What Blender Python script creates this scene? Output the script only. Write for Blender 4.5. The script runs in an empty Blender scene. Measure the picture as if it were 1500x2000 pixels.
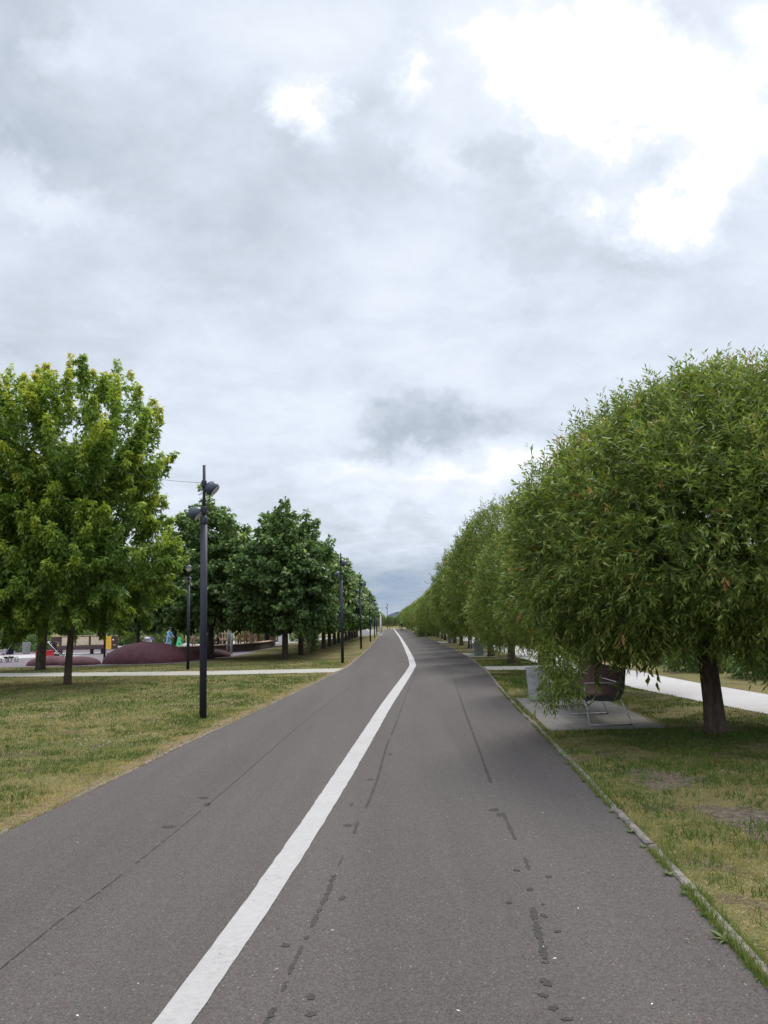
import bpy, math, random
import numpy as np
from mathutils import Vector, Matrix
random.seed(7)
S = bpy.context.scene
COL = S.collection
PI = math.pi
rad = math.radians

# ------------------------------------------------------------------ objects
def tag(o, label=None, cat=None, group=None, kind=None):
    if label: o['label'] = label
    if cat: o['category'] = cat
    if group: o['group'] = group
    if kind: o['kind'] = kind
    return o

def empty(name, loc, rz=0.0, label=None, cat=None, group=None):
    o = bpy.data.objects.new(name, None)
    o.empty_display_size = 0.2
    COL.objects.link(o)
    o.location = loc
    o.rotation_euler = (0, 0, rz)
    return tag(o, label, cat, group)

def copy_tree(o, parent=None):
    c = o.copy()
    COL.objects.link(c)
    if parent: c.parent = parent
    for ch in [k for k in bpy.data.objects if k.parent == o]:
        copy_tree(ch, c)
    return c

class MB:
    """collects simple shapes into one mesh"""
    def __init__(s): s.v = []; s.f = []; s.sm = []
    def add(s, v, f, smooth=False):
        n = len(s.v); s.v += [tuple(p) for p in v]
        s.f += [tuple(i + n for i in q) for q in f]; s.sm += [smooth] * len(f)
        return s
    def box(s, c, d, rz=0.0, bev=0.0, M=None):
        x, y, z = d[0]/2, d[1]/2, d[2]/2
        b = min(bev, x*.9, y*.9, z*.9)
        if b <= 0:
            v = [(-x,-y,-z),(x,-y,-z),(x,y,-z),(-x,y,-z),(-x,-y,z),(x,-y,z),(x,y,z),(-x,y,z)]
            f = [(0,3,2,1),(4,5,6,7),(0,1,5,4),(1,2,6,5),(2,3,7,6),(3,0,4,7)]
        else:
            def ring(a, e, h):
                return [(-a+b,-e,h),(a-b,-e,h),(a,-e+b,h),(a,e-b,h),(a-b,e,h),(-a+b,e,h),(-a,e-b,h),(-a,-e+b,h)]
            v = ring(x-b,y-b,-z)+ring(x,y,-z+b)+ring(x,y,z-b)+ring(x-b,y-b,z)
            f = [tuple(range(7,-1,-1)), tuple(range(24,32))]
            for k in range(3):
                for i in range(8):
                    j=(i+1)%8; f.append((k*8+i,k*8+j,k*8+8+j,k*8+8+i))
        R = M if M is not None else Matrix.Rotation(rz,4,'Z')
        v = [tuple((R @ Vector(p)) + Vector(c)) for p in v]
        return s.add(v, f)
    def tube(s, pts, r, n=10, cap=True, smooth=True):
        pts = [Vector(p) for p in pts]
        rs = r if isinstance(r,(list,tuple)) else [r]*len(pts)
        v=[]; up=None
        for i,p in enumerate(pts):
            t=(pts[min(i+1,len(pts)-1)]-pts[max(i-1,0)])
            if t.length<1e-9: t=Vector((0,0,1))
            t.normalize()
            if up is None:
                up = Vector((1,0,0)) if abs(t.x)<.8 else Vector((0,1,0))
            a=(up-t*up.dot(t)).normalized(); up=a; b=t.cross(a)
            for k in range(n):
                w=2*PI*k/n
                v.append(p+(a*math.cos(w)+b*math.sin(w))*rs[i])
        f=[]
        for i in range(len(pts)-1):
            for k in range(n):
                j=(k+1)%n
                f.append((i*n+k,i*n+j,(i+1)*n+j,(i+1)*n+k))
        s.add(v,f,smooth)
        if cap:
            m=len(s.v)-len(v)
            s.f.append(tuple(m+k for k in range(n-1,-1,-1))); s.sm.append(False)
            e=m+(len(pts)-1)*n
            s.f.append(tuple(e+k for k in range(n))); s.sm.append(False)
        return s
    def lathe(s, prof, c=(0,0,0), n=24, M=None, smooth=True):
        v=[]; f=[]
        R = M if M is not None else Matrix.Identity(4)
        for r,z in prof:
            for k in range(n):
                w=2*PI*k/n
                v.append(tuple(R @ Vector((r*math.cos(w),r*math.sin(w),z)) + Vector(c)))
        for i in range(len(prof)-1):
            for k in range(n):
                j=(k+1)%n
                f.append((i*n+k,i*n+j,(i+1)*n+j,(i+1)*n+k))
        s.add(v,f,smooth)
        m=len(s.v)-len(v)
        s.f.append(tuple(m+k for k in range(n-1,-1,-1))); s.sm.append(False)
        s.f.append(tuple(m+(len(prof)-1)*n+k for k in range(n))); s.sm.append(False)
        return s
    def ball(s, c, r, n=12, m=8):
        r = r if isinstance(r,(list,tuple)) else (r,r,r)
        prof=[(max(math.sin(PI*i/m),1e-3), -math.cos(PI*i/m)) for i in range(m+1)]
        return s.lathe(prof,c,n,Matrix.Diagonal((r[0],r[1],r[2],1)))
    def prism(s, poly, x0, x1, axis='x'):
        """poly of (a,b) extruded along axis; x: (a,b)=(y,z); y: (x,z); z: (x,y)"""
        n=len(poly)
        def P(a,b,t): return {'x':(t,a,b),'y':(a,t,b),'z':(a,b,t)}[axis]
        v=[P(a,b,x0) for a,b in poly]+[P(a,b,x1) for a,b in poly]
        f=[tuple(range(n-1,-1,-1)),tuple(range(n,2*n))]+[(i,(i+1)%n,n+(i+1)%n,n+i) for i in range(n)]
        return s.add(v,f)
    def build(s, name, mat, parent=None, loc=None):
        me=bpy.data.meshes.new(name); me.from_pydata(s.v,[],s.f)
        me.polygons.foreach_set('use_smooth', s.sm); me.update()
        import bmesh
        bm=bmesh.new(); bm.from_mesh(me); bmesh.ops.recalc_face_normals(bm,faces=bm.faces); bm.to_mesh(me); bm.free()
        o=bpy.data.objects.new(name,me); COL.objects.link(o)
        me.materials.append(mat)
        if parent: o.parent=parent
        if loc: o.location=loc
        return o

def np_mesh(name, V, F, mat, tone=None, parent=None, smooth=False):
    """V (n,3), F (m,k) k = 3 or 4; tone per face"""
    me=bpy.data.meshes.new(name)
    V=np.asarray(V,dtype=np.float32); F=np.asarray(F,dtype=np.int32)
    m,k=F.shape
    me.vertices.add(len(V)); me.vertices.foreach_set('co',V.ravel())
    me.loops.add(m*k); me.loops.foreach_set('vertex_index',F.ravel())
    me.polygons.add(m); me.polygons.foreach_set('loop_start',np.arange(0,m*k,k,dtype=np.int32))
    me.polygons.foreach_set('loop_total',np.full(m,k,dtype=np.int32))
    if tone is not None:
        a=me.attributes.new('tone','FLOAT','FACE'); a.data.foreach_set('value',np.asarray(tone,dtype=np.float32))
    me.update(calc_edges=True); me.validate()
    me.materials.append(mat)
    o=bpy.data.objects.new(name,me); COL.objects.link(o)
    if parent: o.parent=parent
    return o

# ------------------------------------------------------------------ noise
def vnoise(P, scale, seed=0):
    """value noise on (n,2) or (n,3) points, 0..1"""
    P=np.asarray(P,dtype=np.float64)*scale
    d=P.shape[1]; i=np.floor(P).astype(np.int64); f=P-i; f=f*f*(3-2*f)
    out=np.zeros(len(P))
    for c in range(2**d):
        o=[(c>>k)&1 for k in range(d)]
        h=np.full(len(P),seed*7919+13,dtype=np.int64)
        for k,pr in zip(range(d),(73856093,19349663,83492791)):
            h=h^((i[:,k]+o[k])*pr)
        h=(h*2654435761)&0xffffffff; h=(h^(h>>15))*2246822519&0xffffffff; h=(h^(h>>13))&0xffffff
        w=np.ones(len(P))
        for k in range(d): w*= f[:,k] if o[k] else 1-f[:,k]
        out+=w*(h/0xffffff)
    return out

# ------------------------------------------------------------------ materials
def new_mat(name):
    m=bpy.data.materials.new(name); m.use_nodes=True
    nt=m.node_tree; nt.nodes.clear()
    out=nt.nodes.new('ShaderNodeOutputMaterial')
    b=nt.nodes.new('ShaderNodeBsdfPrincipled')
    nt.links.new(b.outputs[0],out.inputs[0])
    return m,nt,b,out
def N(nt,t,**kw):
    n=nt.nodes.new(t)
    for k,v in kw.items(): setattr(n,k,v)
    return n
def ramp(nt,fac,stops):
    r=N(nt,'ShaderNodeValToRGB'); e=r.color_ramp.elements
    while len(e)<len(stops): e.new(0.5)
    for k,(p,c) in zip(e,stops): k.position=p; k.color=(*c,1)
    nt.links.new(fac,r.inputs[0]); return r.outputs[0]
def noise(nt,vec,scale,detail=4,rough=.55,dist=0):
    n=N(nt,'ShaderNodeTexNoise'); n.inputs['Scale'].default_value=scale
    n.inputs['Detail'].default_value=detail; n.inputs['Roughness'].default_value=rough
    n.inputs['Distortion'].default_value=dist
    if vec is not None: nt.links.new(vec,n.inputs['Vector'])
    return n.outputs[0]
def mixc(nt,fac,a,b,mode='MIX'):
    m=N(nt,'ShaderNodeMix',data_type='RGBA',blend_type=mode)
    for sock,val in ((m.inputs[0],fac),(m.inputs[6],a),(m.inputs[7],b)):
        if hasattr(val,'is_output'): nt.links.new(val,sock)
        elif isinstance(val,(int,float)): sock.default_value=val
        else: sock.default_value=(*val,1)
    return m.outputs[2]
def math_(nt,op,a,b=None,c=None,clamp=False):
    m=N(nt,'ShaderNodeMath',operation=op,use_clamp=clamp)
    for i,v in enumerate((a,b,c)):
        if v is None: continue
        if hasattr(v,'is_output'): nt.links.new(v,m.inputs[i])
        else: m.inputs[i].default_value=v
    return m.outputs[0]
def bump(nt,b,h,strength,dist):
    n=N(nt,'ShaderNodeBump'); n.inputs['Strength'].default_value=strength; n.inputs['Distance'].default_value=dist
    nt.links.new(h,n.inputs['Height']); nt.links.new(n.outputs[0],b.inputs['Normal'])
def geo_pos(nt): return N(nt,'ShaderNodeNewGeometry').outputs['Position']
def obj_pos(nt): return N(nt,'ShaderNodeTexCoord').outputs['Object']

def simple(name,col,rough=.6,var=.25,scale=6,metal=0,bumpk=0.0,spec=.4):
    m,nt,b,o=new_mat(name)
    p=obj_pos(nt); n=noise(nt,p,scale,5)
    lo=tuple(c*(1-var) for c in col); hi=tuple(min(c*(1+var),1) for c in col)
    nt.links.new(ramp(nt,n,[(.3,lo),(.7,hi)]),b.inputs['Base Color'])
    b.inputs['Roughness'].default_value=rough; b.inputs['Metallic'].default_value=metal
    b.inputs['Specular IOR Level'].default_value=spec
    if bumpk: bump(nt,b,noise(nt,p,scale*6,6),bumpk,.01)
    return m

def leaf_mat(name,stops,transl=.35,rough=.5,spec=.35):
    m,nt,b,o=new_mat(name)
    a=N(nt,'ShaderNodeAttribute',attribute_name='tone')
    oi=N(nt,'ShaderNodeObjectInfo')
    t=math_(nt,'ADD',a.outputs['Fac'],math_(nt,'MULTIPLY_ADD',oi.outputs['Random'],.16,-.08))
    c=ramp(nt,t,stops)
    nt.links.new(c,b.inputs['Base Color']); b.inputs['Roughness'].default_value=rough
    b.inputs['Specular IOR Level'].default_value=spec
    tr=N(nt,'ShaderNodeBsdfTranslucent')
    nt.links.new(mixc(nt,.5,c,mixc(nt,1.0,c,(1.35,1.55,.5),'MULTIPLY')),tr.inputs[0])
    mx=N(nt,'ShaderNodeMixShader'); mx.inputs[0].default_value=transl
    nt.links.new(b.outputs[0],mx.inputs[1]); nt.links.new(tr.outputs[0],mx.inputs[2]); nt.links.new(mx.outputs[0],o.inputs[0])
    return m

# asphalt
def asphalt_mat(name='asphalt',wet=1.0):
    m,nt,b,o=new_mat(name)
    p=geo_pos(nt)
    big=noise(nt,p,.35,5,.6)
    fine=noise(nt,p,120,3,.7)
    mid=noise(nt,p,11,5,.7); mid2=noise(nt,p,48,4,.7)
    c=ramp(nt,big,[(.38,(0.05889,0.04861,0.04415)),(.5,(0.06805,0.0582,0.05335)),(.62,(0.0759,0.06908,0.06316))])
    c=mixc(nt,.72,c,ramp(nt,fine,[(.40,(0.01963,0.01663,0.01533)),(.5,(0.06413,0.05564,0.0509)),(.60,(0.1636,0.1439,0.1288))]))
    c=mixc(nt,.38,c,ramp(nt,mid,[(.40,(0.07328,0.05627,0.05274)),(.5,(0.06872,0.0614,0.05703)),(.60,(0.06936,0.06843,0.0601))]))
    c=mixc(nt,.35,c,ramp(nt,mid2,[(.38,(0.03926,0.03326,0.03128)),(.62,(0.1014,0.09017,0.08277))]))
    v=N(nt,'ShaderNodeTexVoronoi'); v.inputs['Scale'].default_value=42; nt.links.new(p,v.inputs['Vector'])
    pick=N(nt,'ShaderNodeSeparateColor'); nt.links.new(v.outputs['Color'],pick.inputs[0])
    s=math_(nt,'MULTIPLY',math_(nt,'LESS_THAN',v.outputs['Distance'],.2),math_(nt,'GREATER_THAN',pick.outputs[0],.90))
    c=mixc(nt,math_(nt,'MULTIPLY',s,.65),c,(0.2355,0.211,0.1901))
    v2=N(nt,'ShaderNodeTexVoronoi'); v2.inputs['Scale'].default_value=70; nt.links.new(p,v2.inputs['Vector'])
    pk2=N(nt,'ShaderNodeSeparateColor'); nt.links.new(v2.outputs['Color'],pk2.inputs[0])
    s2=math_(nt,'MULTIPLY',math_(nt,'LESS_THAN',v2.outputs['Distance'],.35),math_(nt,'GREATER_THAN',pk2.outputs[1],.72))
    c=mixc(nt,math_(nt,'MULTIPLY',s2,.5),c,(0.09812,0.05244,0.04537))
    # faint long bands worn by feet and wheels
    mp=N(nt,'ShaderNodeMapping'); mp.inputs['Scale'].default_value=(1.502,0.06578,0.9348); nt.links.new(p,mp.inputs[0])
    c=mixc(nt,1.0,c,ramp(nt,noise(nt,mp.outputs[0],1.0,4,.6),[(.35,(0.845,0.8458,0.8413)),(.65,(1.024,1.015,1.001))]),'MULTIPLY')
    if wet<1: c=mixc(nt,1.0,c,(wet,wet,wet*1.02),'MULTIPLY')
    nt.links.new(c,b.inputs['Base Color']); b.inputs['Roughness'].default_value=.9
    b.inputs['Specular IOR Level'].default_value=.15
    bump(nt,b,fine,.5,.006)
    return m

def ground_mat():
    m,nt,b,o=new_mat('lawn_soil')
    p=geo_pos(nt)
    a=noise(nt,p,.45,6,.65); f=noise(nt,p,9,6,.7); g=noise(nt,p,60,3,.7)
    green=ramp(nt,g,[(.38,(0.0407,0.0518,0.01273)),(.62,(0.0999,0.1147,0.02927))])
    dry=ramp(nt,g,[(.38,(0.111,0.08732,0.03691)),(.62,(0.222,0.1739,0.07637))])
    soil=(0.0888,0.06512,0.042)
    k=math_(nt,'ADD',math_(nt,'MULTIPLY',a,.7),math_(nt,'MULTIPLY',f,.45))
    fac=N(nt,'ShaderNodeMapRange'); nt.links.new(k,fac.inputs[0]); fac.inputs[1].default_value=.46; fac.inputs[2].default_value=.66
    c=mixc(nt,fac.outputs[0],green,dry)
    sf=N(nt,'ShaderNodeMapRange'); nt.links.new(noise(nt,p,1.3,5,.7),sf.inputs[0]); sf.inputs[1].default_value=.54; sf.inputs[2].default_value=.62
    soilc=ramp(nt,g,[(.35,tuple(v*.55 for v in soil)),(.65,tuple(v*1.4 for v in soil))])
    c=mixc(nt,math_(nt,'MULTIPLY',sf.outputs[0],.8),c,soilc)
    nt.links.new(c,b.inputs['Base Color']); b.inputs['Roughness'].default_value=.95; b.inputs['Specular IOR Level'].default_value=.1
    bump(nt,b,g,.8,.03)
    return m

M={}
M['asphalt']=asphalt_mat()
M['soil']=ground_mat()
M['paint']=None
def paint_mat():
    m,nt,b,o=new_mat('road_paint')
    p=geo_pos(nt)
    n=noise(nt,p,22,6,.7); n2=noise(nt,p,130,3,.7)
    k=math_(nt,'ADD',math_(nt,'MULTIPLY',n,.6),math_(nt,'MULTIPLY',n2,.5))
    k=math_(nt,'ADD',k,math_(nt,'MULTIPLY_ADD',noise(nt,p,1.7,5,.65),.30,-.15))
    c=ramp(nt,k,[(.38,(0.1452,0.1338,0.1221)),(.46,(0.248,0.2349,0.2209)),(.7,(0.2964,0.2825,0.2674))])
    nt.links.new(c,b.inputs['Base Color']); b.inputs['Roughness'].default_value=.7
    bump(nt,b,n2,.4,.004); return m
M['paint']=paint_mat()
M['seam']=asphalt_mat('damp_asphalt',.62)
M['kerb']=simple('kerb_concrete',(.125,.108,.090),.95,.55,9,bumpk=.7)
M['kerb_old']=simple('kerb_old',(0.153,0.1263,0.1033),.9,.35,7,bumpk=.5)
def slab_mat(name,c1,c2,scale,mortar,bw=.6,rh=.3,ms=.008):
    m,nt,b,o=new_mat(name)
    p=geo_pos(nt)
    br=N(nt,'ShaderNodeTexBrick'); nt.links.new(p,br.inputs['Vector'])
    br.inputs['Color1'].default_value=(*c1,1); br.inputs['Color2'].default_value=(*c2,1); br.inputs['Mortar'].default_value=(*mortar,1)
    br.inputs['Scale'].default_value=scale; br.inputs['Mortar Size'].default_value=ms; br.inputs['Brick Width'].default_value=bw; br.inputs['Row Height'].default_value=rh
    c=mixc(nt,.35,br.outputs[0],ramp(nt,noise(nt,p,7,6,.7),[(.3,tuple(v*.6 for v in c1)),(.7,c2)]))
    nt.links.new(c,b.inputs['Base Color']); b.inputs['Roughness'].default_value=.9; bump(nt,b,noise(nt,p,50,4),.4,.006)
    return m
M['pad']=slab_mat('pad_slabs',(0.1197,0.1074,0.09017),(0.1523,0.137,0.1167),1.0,(0.07072,0.06178,0.05304),.9,.45,.018)
M['pale_path']=slab_mat('pale_path',(0.3128,0.2924,0.2788),(0.3604,0.34,0.3264),1.0,(0.272,0.2516,0.238),.8,.4)
M['cross_path']=slab_mat('cross_path',(0.2513,0.2339,0.1952),(0.2992,0.2807,0.2342),1.0,(0.2035,0.1871,0.1561),1.0,.5)
M['plaza']=simple('rubber_plaza',(0.1125,0.09,0.0972),.9,.25,3,bumpk=.4)
M['mound']=simple('rubber_mound',(.072,.022,.027),.85,.3,4,bumpk=.5) if True else simple('x',(0.063,0.027,0.0324),.85,.3,4,bumpk=.5)
M['lamp']=simple('lamp_paint',(.021,.023,.034),.55,.2,5,spec=.25)
M['lamp_head']=simple('lamp_head',(.034,.042,.062),.45,.2,9,spec=.35)
M['lens']=simple('lamp_lens',(.50,.48,.44),.35,.15,12)
def bark_mat(name,lo,hi,sc=14):
    m,nt,b,o=new_mat(name)
    p=obj_pos(nt); mp=N(nt,'ShaderNodeMapping'); mp.inputs['Scale'].default_value=(1,1,.25); nt.links.new(p,mp.inputs[0])
    n=noise(nt,mp.outputs[0],sc,7,.7,.6)
    nt.links.new(ramp(nt,n,[(.32,lo),(.68,hi)]),b.inputs['Base Color']); b.inputs['Roughness'].default_value=.95
    b.inputs['Specular IOR Level'].default_value=.15
    bump(nt,b,n,1.0,.05); return m
M['bark']=bark_mat('willow_bark',(.030,.021,.015),(.115,.085,.062),16)
M['bark2']=bark_mat('maple_bark',(.035,.027,.02),(.105,.085,.065),18)
M['willow']=leaf_mat('willow_leaf',[(0,(.040,.066,.013)),(.45,(.130,.182,.034)),(.8,(.24,.28,.060)),(.93,(.31,.285,.07)),(1,(.36,.19,.06))],.38,.5,.3)
M['maple']=leaf_mat('maple_leaf',[(0,(.034,.072,.018)),(.38,(.110,.180,.032)),(.68,(.29,.36,.052)),(.90,(.42,.44,.065)),(1,(.46,.38,.10))],.42,.55,.22)
M['linden']=leaf_mat('linden_leaf',[(0,(.026,.056,.018)),(.5,(.100,.162,.045)),(.8,(.22,.30,.085)),(.92,(.36,.42,.17)),(1,(.50,.54,.29))],.38,.5,.3)
M['grass']=leaf_mat('grass_blade',[(0,(0.03969,0.072,0.01224)),(.35,(0.09261,0.135,0.02601)),(.6,(0.172,0.1755,0.05049)),(.8,(0.2822,0.225,0.08797)),(1,(0.3704,0.288,0.13))],.25,.7,.15)
M['weed']=leaf_mat('weed_leaf',[(0,(.03,.055,.014)),(.6,(.075,.125,.03)),(1,(.14,.15,.05))],.3,.5,.3)
M['litter']=leaf_mat('dry_litter',[(0,(.05,.035,.022)),(.6,(.18,.12,.07)),(.85,(.32,.26,.16)),(1,(.75,.73,.70))],.1,.8,.2)
M['steel']=simple('steel',(.45,.45,.44),.5,.15,12,metal=.35)
M['slat']=simple('bench_slat',(.050,.025,.022),.85,.3,9,spec=.12)
M['bench_iron']=simple('bench_iron',(.016,.014,.015),.5,.2,9)
M['bin']=simple('bin_concrete',(.23,.23,.222),.85,.25,9,bumpk=.6)
M['liner']=simple('bin_liner',(.03,.03,.032),.5,.2,9)
M['wood']=simple('pale_wood',(.42,.29,.19),.7,.25,8)
M['orange_wood']=simple('orange_wood',(.34,.17,.10),.7,.25,8)
M['grey_wood']=simple('grey_wood',(.20,.165,.14),.85,.3,10)
M['grey_metal']=simple('grey_metal',(.30,.34,.32),.5,.2,10)
M['dark_brown']=simple('dark_brown',(.055,.030,.026),.7,.25,7)
M['beige']=simple('beige_panel',(.52,.41,.29),.7,.15,8)
M['yellow']=simple('yellow_panel',(.72,.40,.025),.55,.1,8)
M['red']=simple('red_panel',(.50,.012,.025),.5,.15,8)
M['white']=simple('white_paint',(.78,.77,.75),.55,.08,8)
M['pale']=simple('pale_concrete',(.58,.55,.55),.8,.12,5)
M['pink']=simple('pink_board',(.62,.46,.55),.7,.12,5)
M['mark']=simple('dark_mark',(.10,.05,.12),.7,.2,9)
M['green']=simple('green_cloth',(.09,.62,.26),.6,.15,6)
M['blue']=simple('sky_blue_cloth',(.17,.42,.66),.8,.15,12)
M['navy']=simple('navy_cloth',(.020,.026,.05),.85,.25,12)
M['maroon']=simple('maroon_cloth',(.10,.045,.05),.85,.25,12)
M['khaki']=simple('khaki_cloth',(.22,.165,.11),.85,.2,12)
M['beige_cloth']=simple('beige_cloth',(.42,.34,.27),.85,.2,12)
M['black']=simple('black_cloth',(.012,.012,.014),.8,.2,12)
M['lilac']=simple('lilac_cloth',(.42,.36,.50),.8,.15,12)
M['skin']=simple('skin',(.42,.26,.19),.55,.08,20)
M['hair']=simple('hair',(.02,.014,.011),.6,.3,30)
M['hair_pale']=simple('grey_hair',(.30,.28,.25),.6,.2,30)
M['rubber']=simple('tyre_rubber',(.02,.02,.02),.7,.2,12)
M['fence']=simple('fence_metal',(.045,.047,.05),.5,.2,9)
M['hill']=simple('hill_forest_haze',(.030,.042,.055),1,.25,.02)  # forest tone with the blue of distance haze painted in
M['clover']=simple('clover_white',(.36,.36,.30),.8,.1,9)

# ------------------------------------------------------------------ camera
cam=bpy.data.cameras.new('camera'); co=bpy.data.objects.new('camera',cam); COL.objects.link(co); S.camera=co
th=math.atan(217/1570); rho=rad(1.5)
rt=Vector((1,0,0)); up=Vector((0,-math.sin(th),math.cos(th))); fw=Vector((0,math.cos(th),math.sin(th)))
r2=rt*math.cos(rho)-up*math.sin(rho); u2=rt*math.sin(rho)+up*math.cos(rho)
mw=Matrix((( r2.x,u2.x,-fw.x,0),(r2.y,u2.y,-fw.y,0),(r2.z,u2.z,-fw.z,1.62),(0,0,0,1)))
co.matrix_world=mw
cam.sensor_fit='VERTICAL'; cam.sensor_height=24; cam.sensor_width=18; cam.lens=1570/2000*24
cam.clip_start=.05; cam.clip_end=6000
S.render.resolution_x=768; S.render.resolution_y=1024
S.view_settings.view_transform='Standard'; S.view_settings.look='None'; S.view_settings.exposure=.4; S.view_settings.gamma=1

# ------------------------------------------------------------------ sky and sun
SUN_AZ, SUN_EL = rad(24), rad(50)
sd=Vector((math.sin(SUN_AZ)*math.cos(SUN_EL),math.cos(SUN_AZ)*math.cos(SUN_EL),math.sin(SUN_EL)))
sl=bpy.data.lights.new('sun','SUN'); sl.energy=2.4; sl.angle=rad(18); sl.color=(1,.96,.90)
so=bpy.data.objects.new('sun',sl); COL.objects.link(so); so.rotation_euler=sd.to_track_quat('Z','Y').to_euler(); so.location=(0,0,30)

W=bpy.data.worlds.new('World'); S.world=W; W.use_nodes=True
nt=W.node_tree; nt.nodes.clear()
wo=N(nt,'ShaderNodeOutputWorld'); bg=N(nt,'ShaderNodeBackground'); bg.inputs[1].default_value=.1
nt.links.new(bg.outputs[0],wo.inputs[0])
sky=N(nt,'ShaderNodeTexSky',sky_type='NISHITA'); sky.sun_disc=False; sky.sun_elevation=SUN_EL; sky.sun_rotation=SUN_AZ
D=N(nt,'ShaderNodeTexCoord').outputs['Generated']
sx=N(nt,'ShaderNodeSeparateXYZ'); nt.links.new(D,sx.inputs[0])
dy=math_(nt,'MAXIMUM',sx.outputs[1],.06)
uu=math_(nt,'DIVIDE',sx.outputs[0],dy); vv=math_(nt,'DIVIDE',sx.outputs[2],dy)
uv=N(nt,'ShaderNodeCombineXYZ'); nt.links.new(uu,uv.inputs[0]); nt.links.new(vv,uv.inputs[1])
# cloud layer: direction projected on a flat ceiling
dz=math_(nt,'ADD',math_(nt,'MAXIMUM',sx.outputs[2],0),.22)
cp=N(nt,'ShaderNodeCombineXYZ'); nt.links.new(math_(nt,'DIVIDE',sx.outputs[0],dz),cp.inputs[0]); nt.links.new(math_(nt,'DIVIDE',sx.outputs[1],dz),cp.inputs[1])
def cnoise(scale,detail,rough,off=0,dist=0):
    n=N(nt,'ShaderNodeTexNoise'); n.inputs['Scale'].default_value=scale; n.inputs['Detail'].default_value=detail; n.inputs['Roughness'].default_value=rough; n.inputs['Distortion'].default_value=dist
    mp=N(nt,'ShaderNodeMapping'); mp.inputs['Location'].default_value=(off,off*.7,0); nt.links.new(cp.outputs[0],mp.inputs[0]); nt.links.new(mp.outputs[0],n.inputs['Vector'])
    return n
# warp of the blob plane so that edges are ragged
wn=N(nt,'ShaderNodeTexNoise'); wn.inputs['Scale'].default_value=7; wn.inputs['Detail'].default_value=6; wn.inputs['Roughness'].default_value=.62; nt.links.new(uv.outputs[0],wn.inputs['Vector'])
wv=N(nt,'ShaderNodeVectorMath',operation='MULTIPLY_ADD'); nt.links.new(wn.outputs['Color'],wv.inputs[0]); wv.inputs[1].default_value=(.30,.22,0); wv.inputs[2].default_value=(-.15,-.11,0)
wp=N(nt,'ShaderNodeVectorMath',operation='ADD'); nt.links.new(uv.outputs[0],wp.inputs[0]); nt.links.new(wv.outputs[0],wp.inputs[1])
def blob(u,v,ru,rv,rot=0,soft=1.0):
    mp=N(nt,'ShaderNodeMapping',vector_type='TEXTURE'); mp.inputs['Location'].default_value=(u,v,0); mp.inputs['Rotation'].default_value=(0,0,rad(rot)); mp.inputs['Scale'].default_value=(ru,rv,1)
    nt.links.new(wp.outputs[0],mp.inputs[0])
    ln=N(nt,'ShaderNodeVectorMath',operation='LENGTH'); nt.links.new(mp.outputs[0],ln.inputs[0])
    mr=N(nt,'ShaderNodeMapRange',interpolation_type='SMOOTHSTEP'); nt.links.new(ln.outputs['Value'],mr.inputs[0])
    mr.inputs[1].default_value=1.0+soft*.55; mr.inputs[2].default_value=max(1.0-soft*.75,.02); mr.inputs[3].default_value=0; mr.inputs[4].default_value=1
    return mr.outputs[0]
n1=cnoise(1.1,8,.60,3.1,.3).outputs[0]; n2=cnoise(3.6,8,.62,8.7,.2).outputs[0]
L=math_(nt,'ADD',math_(nt,'MULTIPLY_ADD',n1,.60,.36),math_(nt,'MULTIPLY_ADD',n2,.62,-.31))
BLOBS=[ # u, v, ru, rv, rot, soft, weight (all in tangent units of the viewing direction north)
 (.245,.735,.135,.085,-8,.5,.75),(.36,.705,.13,.075,-12,.6,.7),(.275,.665,.05,.06,0,.6,.5),(.34,.83,.045,.07,0,.7,.55),
 (-.095,.685,.052,.040,-35,.45,.75),(.05,.745,.03,.032,0,.6,.5),(.085,.615,.055,.04,-20,.8,.35),(-.10,.80,.11,.06,-10,1,.25),
 (.40,.545,.11,.045,14,.55,.7),(.34,.525,.05,.04,0,.6,.5),(.48,.61,.08,.08,0,1,.4),(.55,.80,.06,.07,0,1,.4),
 (-.45,.575,.11,.03,-28,1,.32),(-.40,.78,.06,.05,-30,1,.22),(.55,.70,.10,.10,0,1,.3),
 (.12,.18,.15,.018,6,1,.38),(-.03,.19,.08,.014,3,1,.28),(.085,.152,.14,.017,5,1,.36),(.2,.21,.12,.02,5,1,.25),
 (-.20,.60,.20,.10,-8,1,-.26),(-.50,.82,.10,.14,0,1,-.35),(.055,.262,.064,.031,-6,.5,-.52),(0,.228,.05,.014,8,.7,-.36),
 (.345,.635,.13,.035,-5,.8,-.30),(.18,.65,.06,.06,-30,.9,-.28),(.235,.505,.10,.045,-10,.9,-.24),(-.30,.40,.30,.06,0,1,-.10),
 (.16,.16,.07,.024,0,.8,-.22),(.13,.76,.10,.06,-25,1,-.18),(.36,.46,.1,.05,0,1,-.12)]
for (u,v,ru,rv,ro,sf,w) in BLOBS:
    L=math_(nt,'MULTIPLY_ADD',blob(u,v,ru*1.05,rv*1.05,ro,min(sf+.75,1.35)),w*(.64 if w>0 else .60),L)
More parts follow.
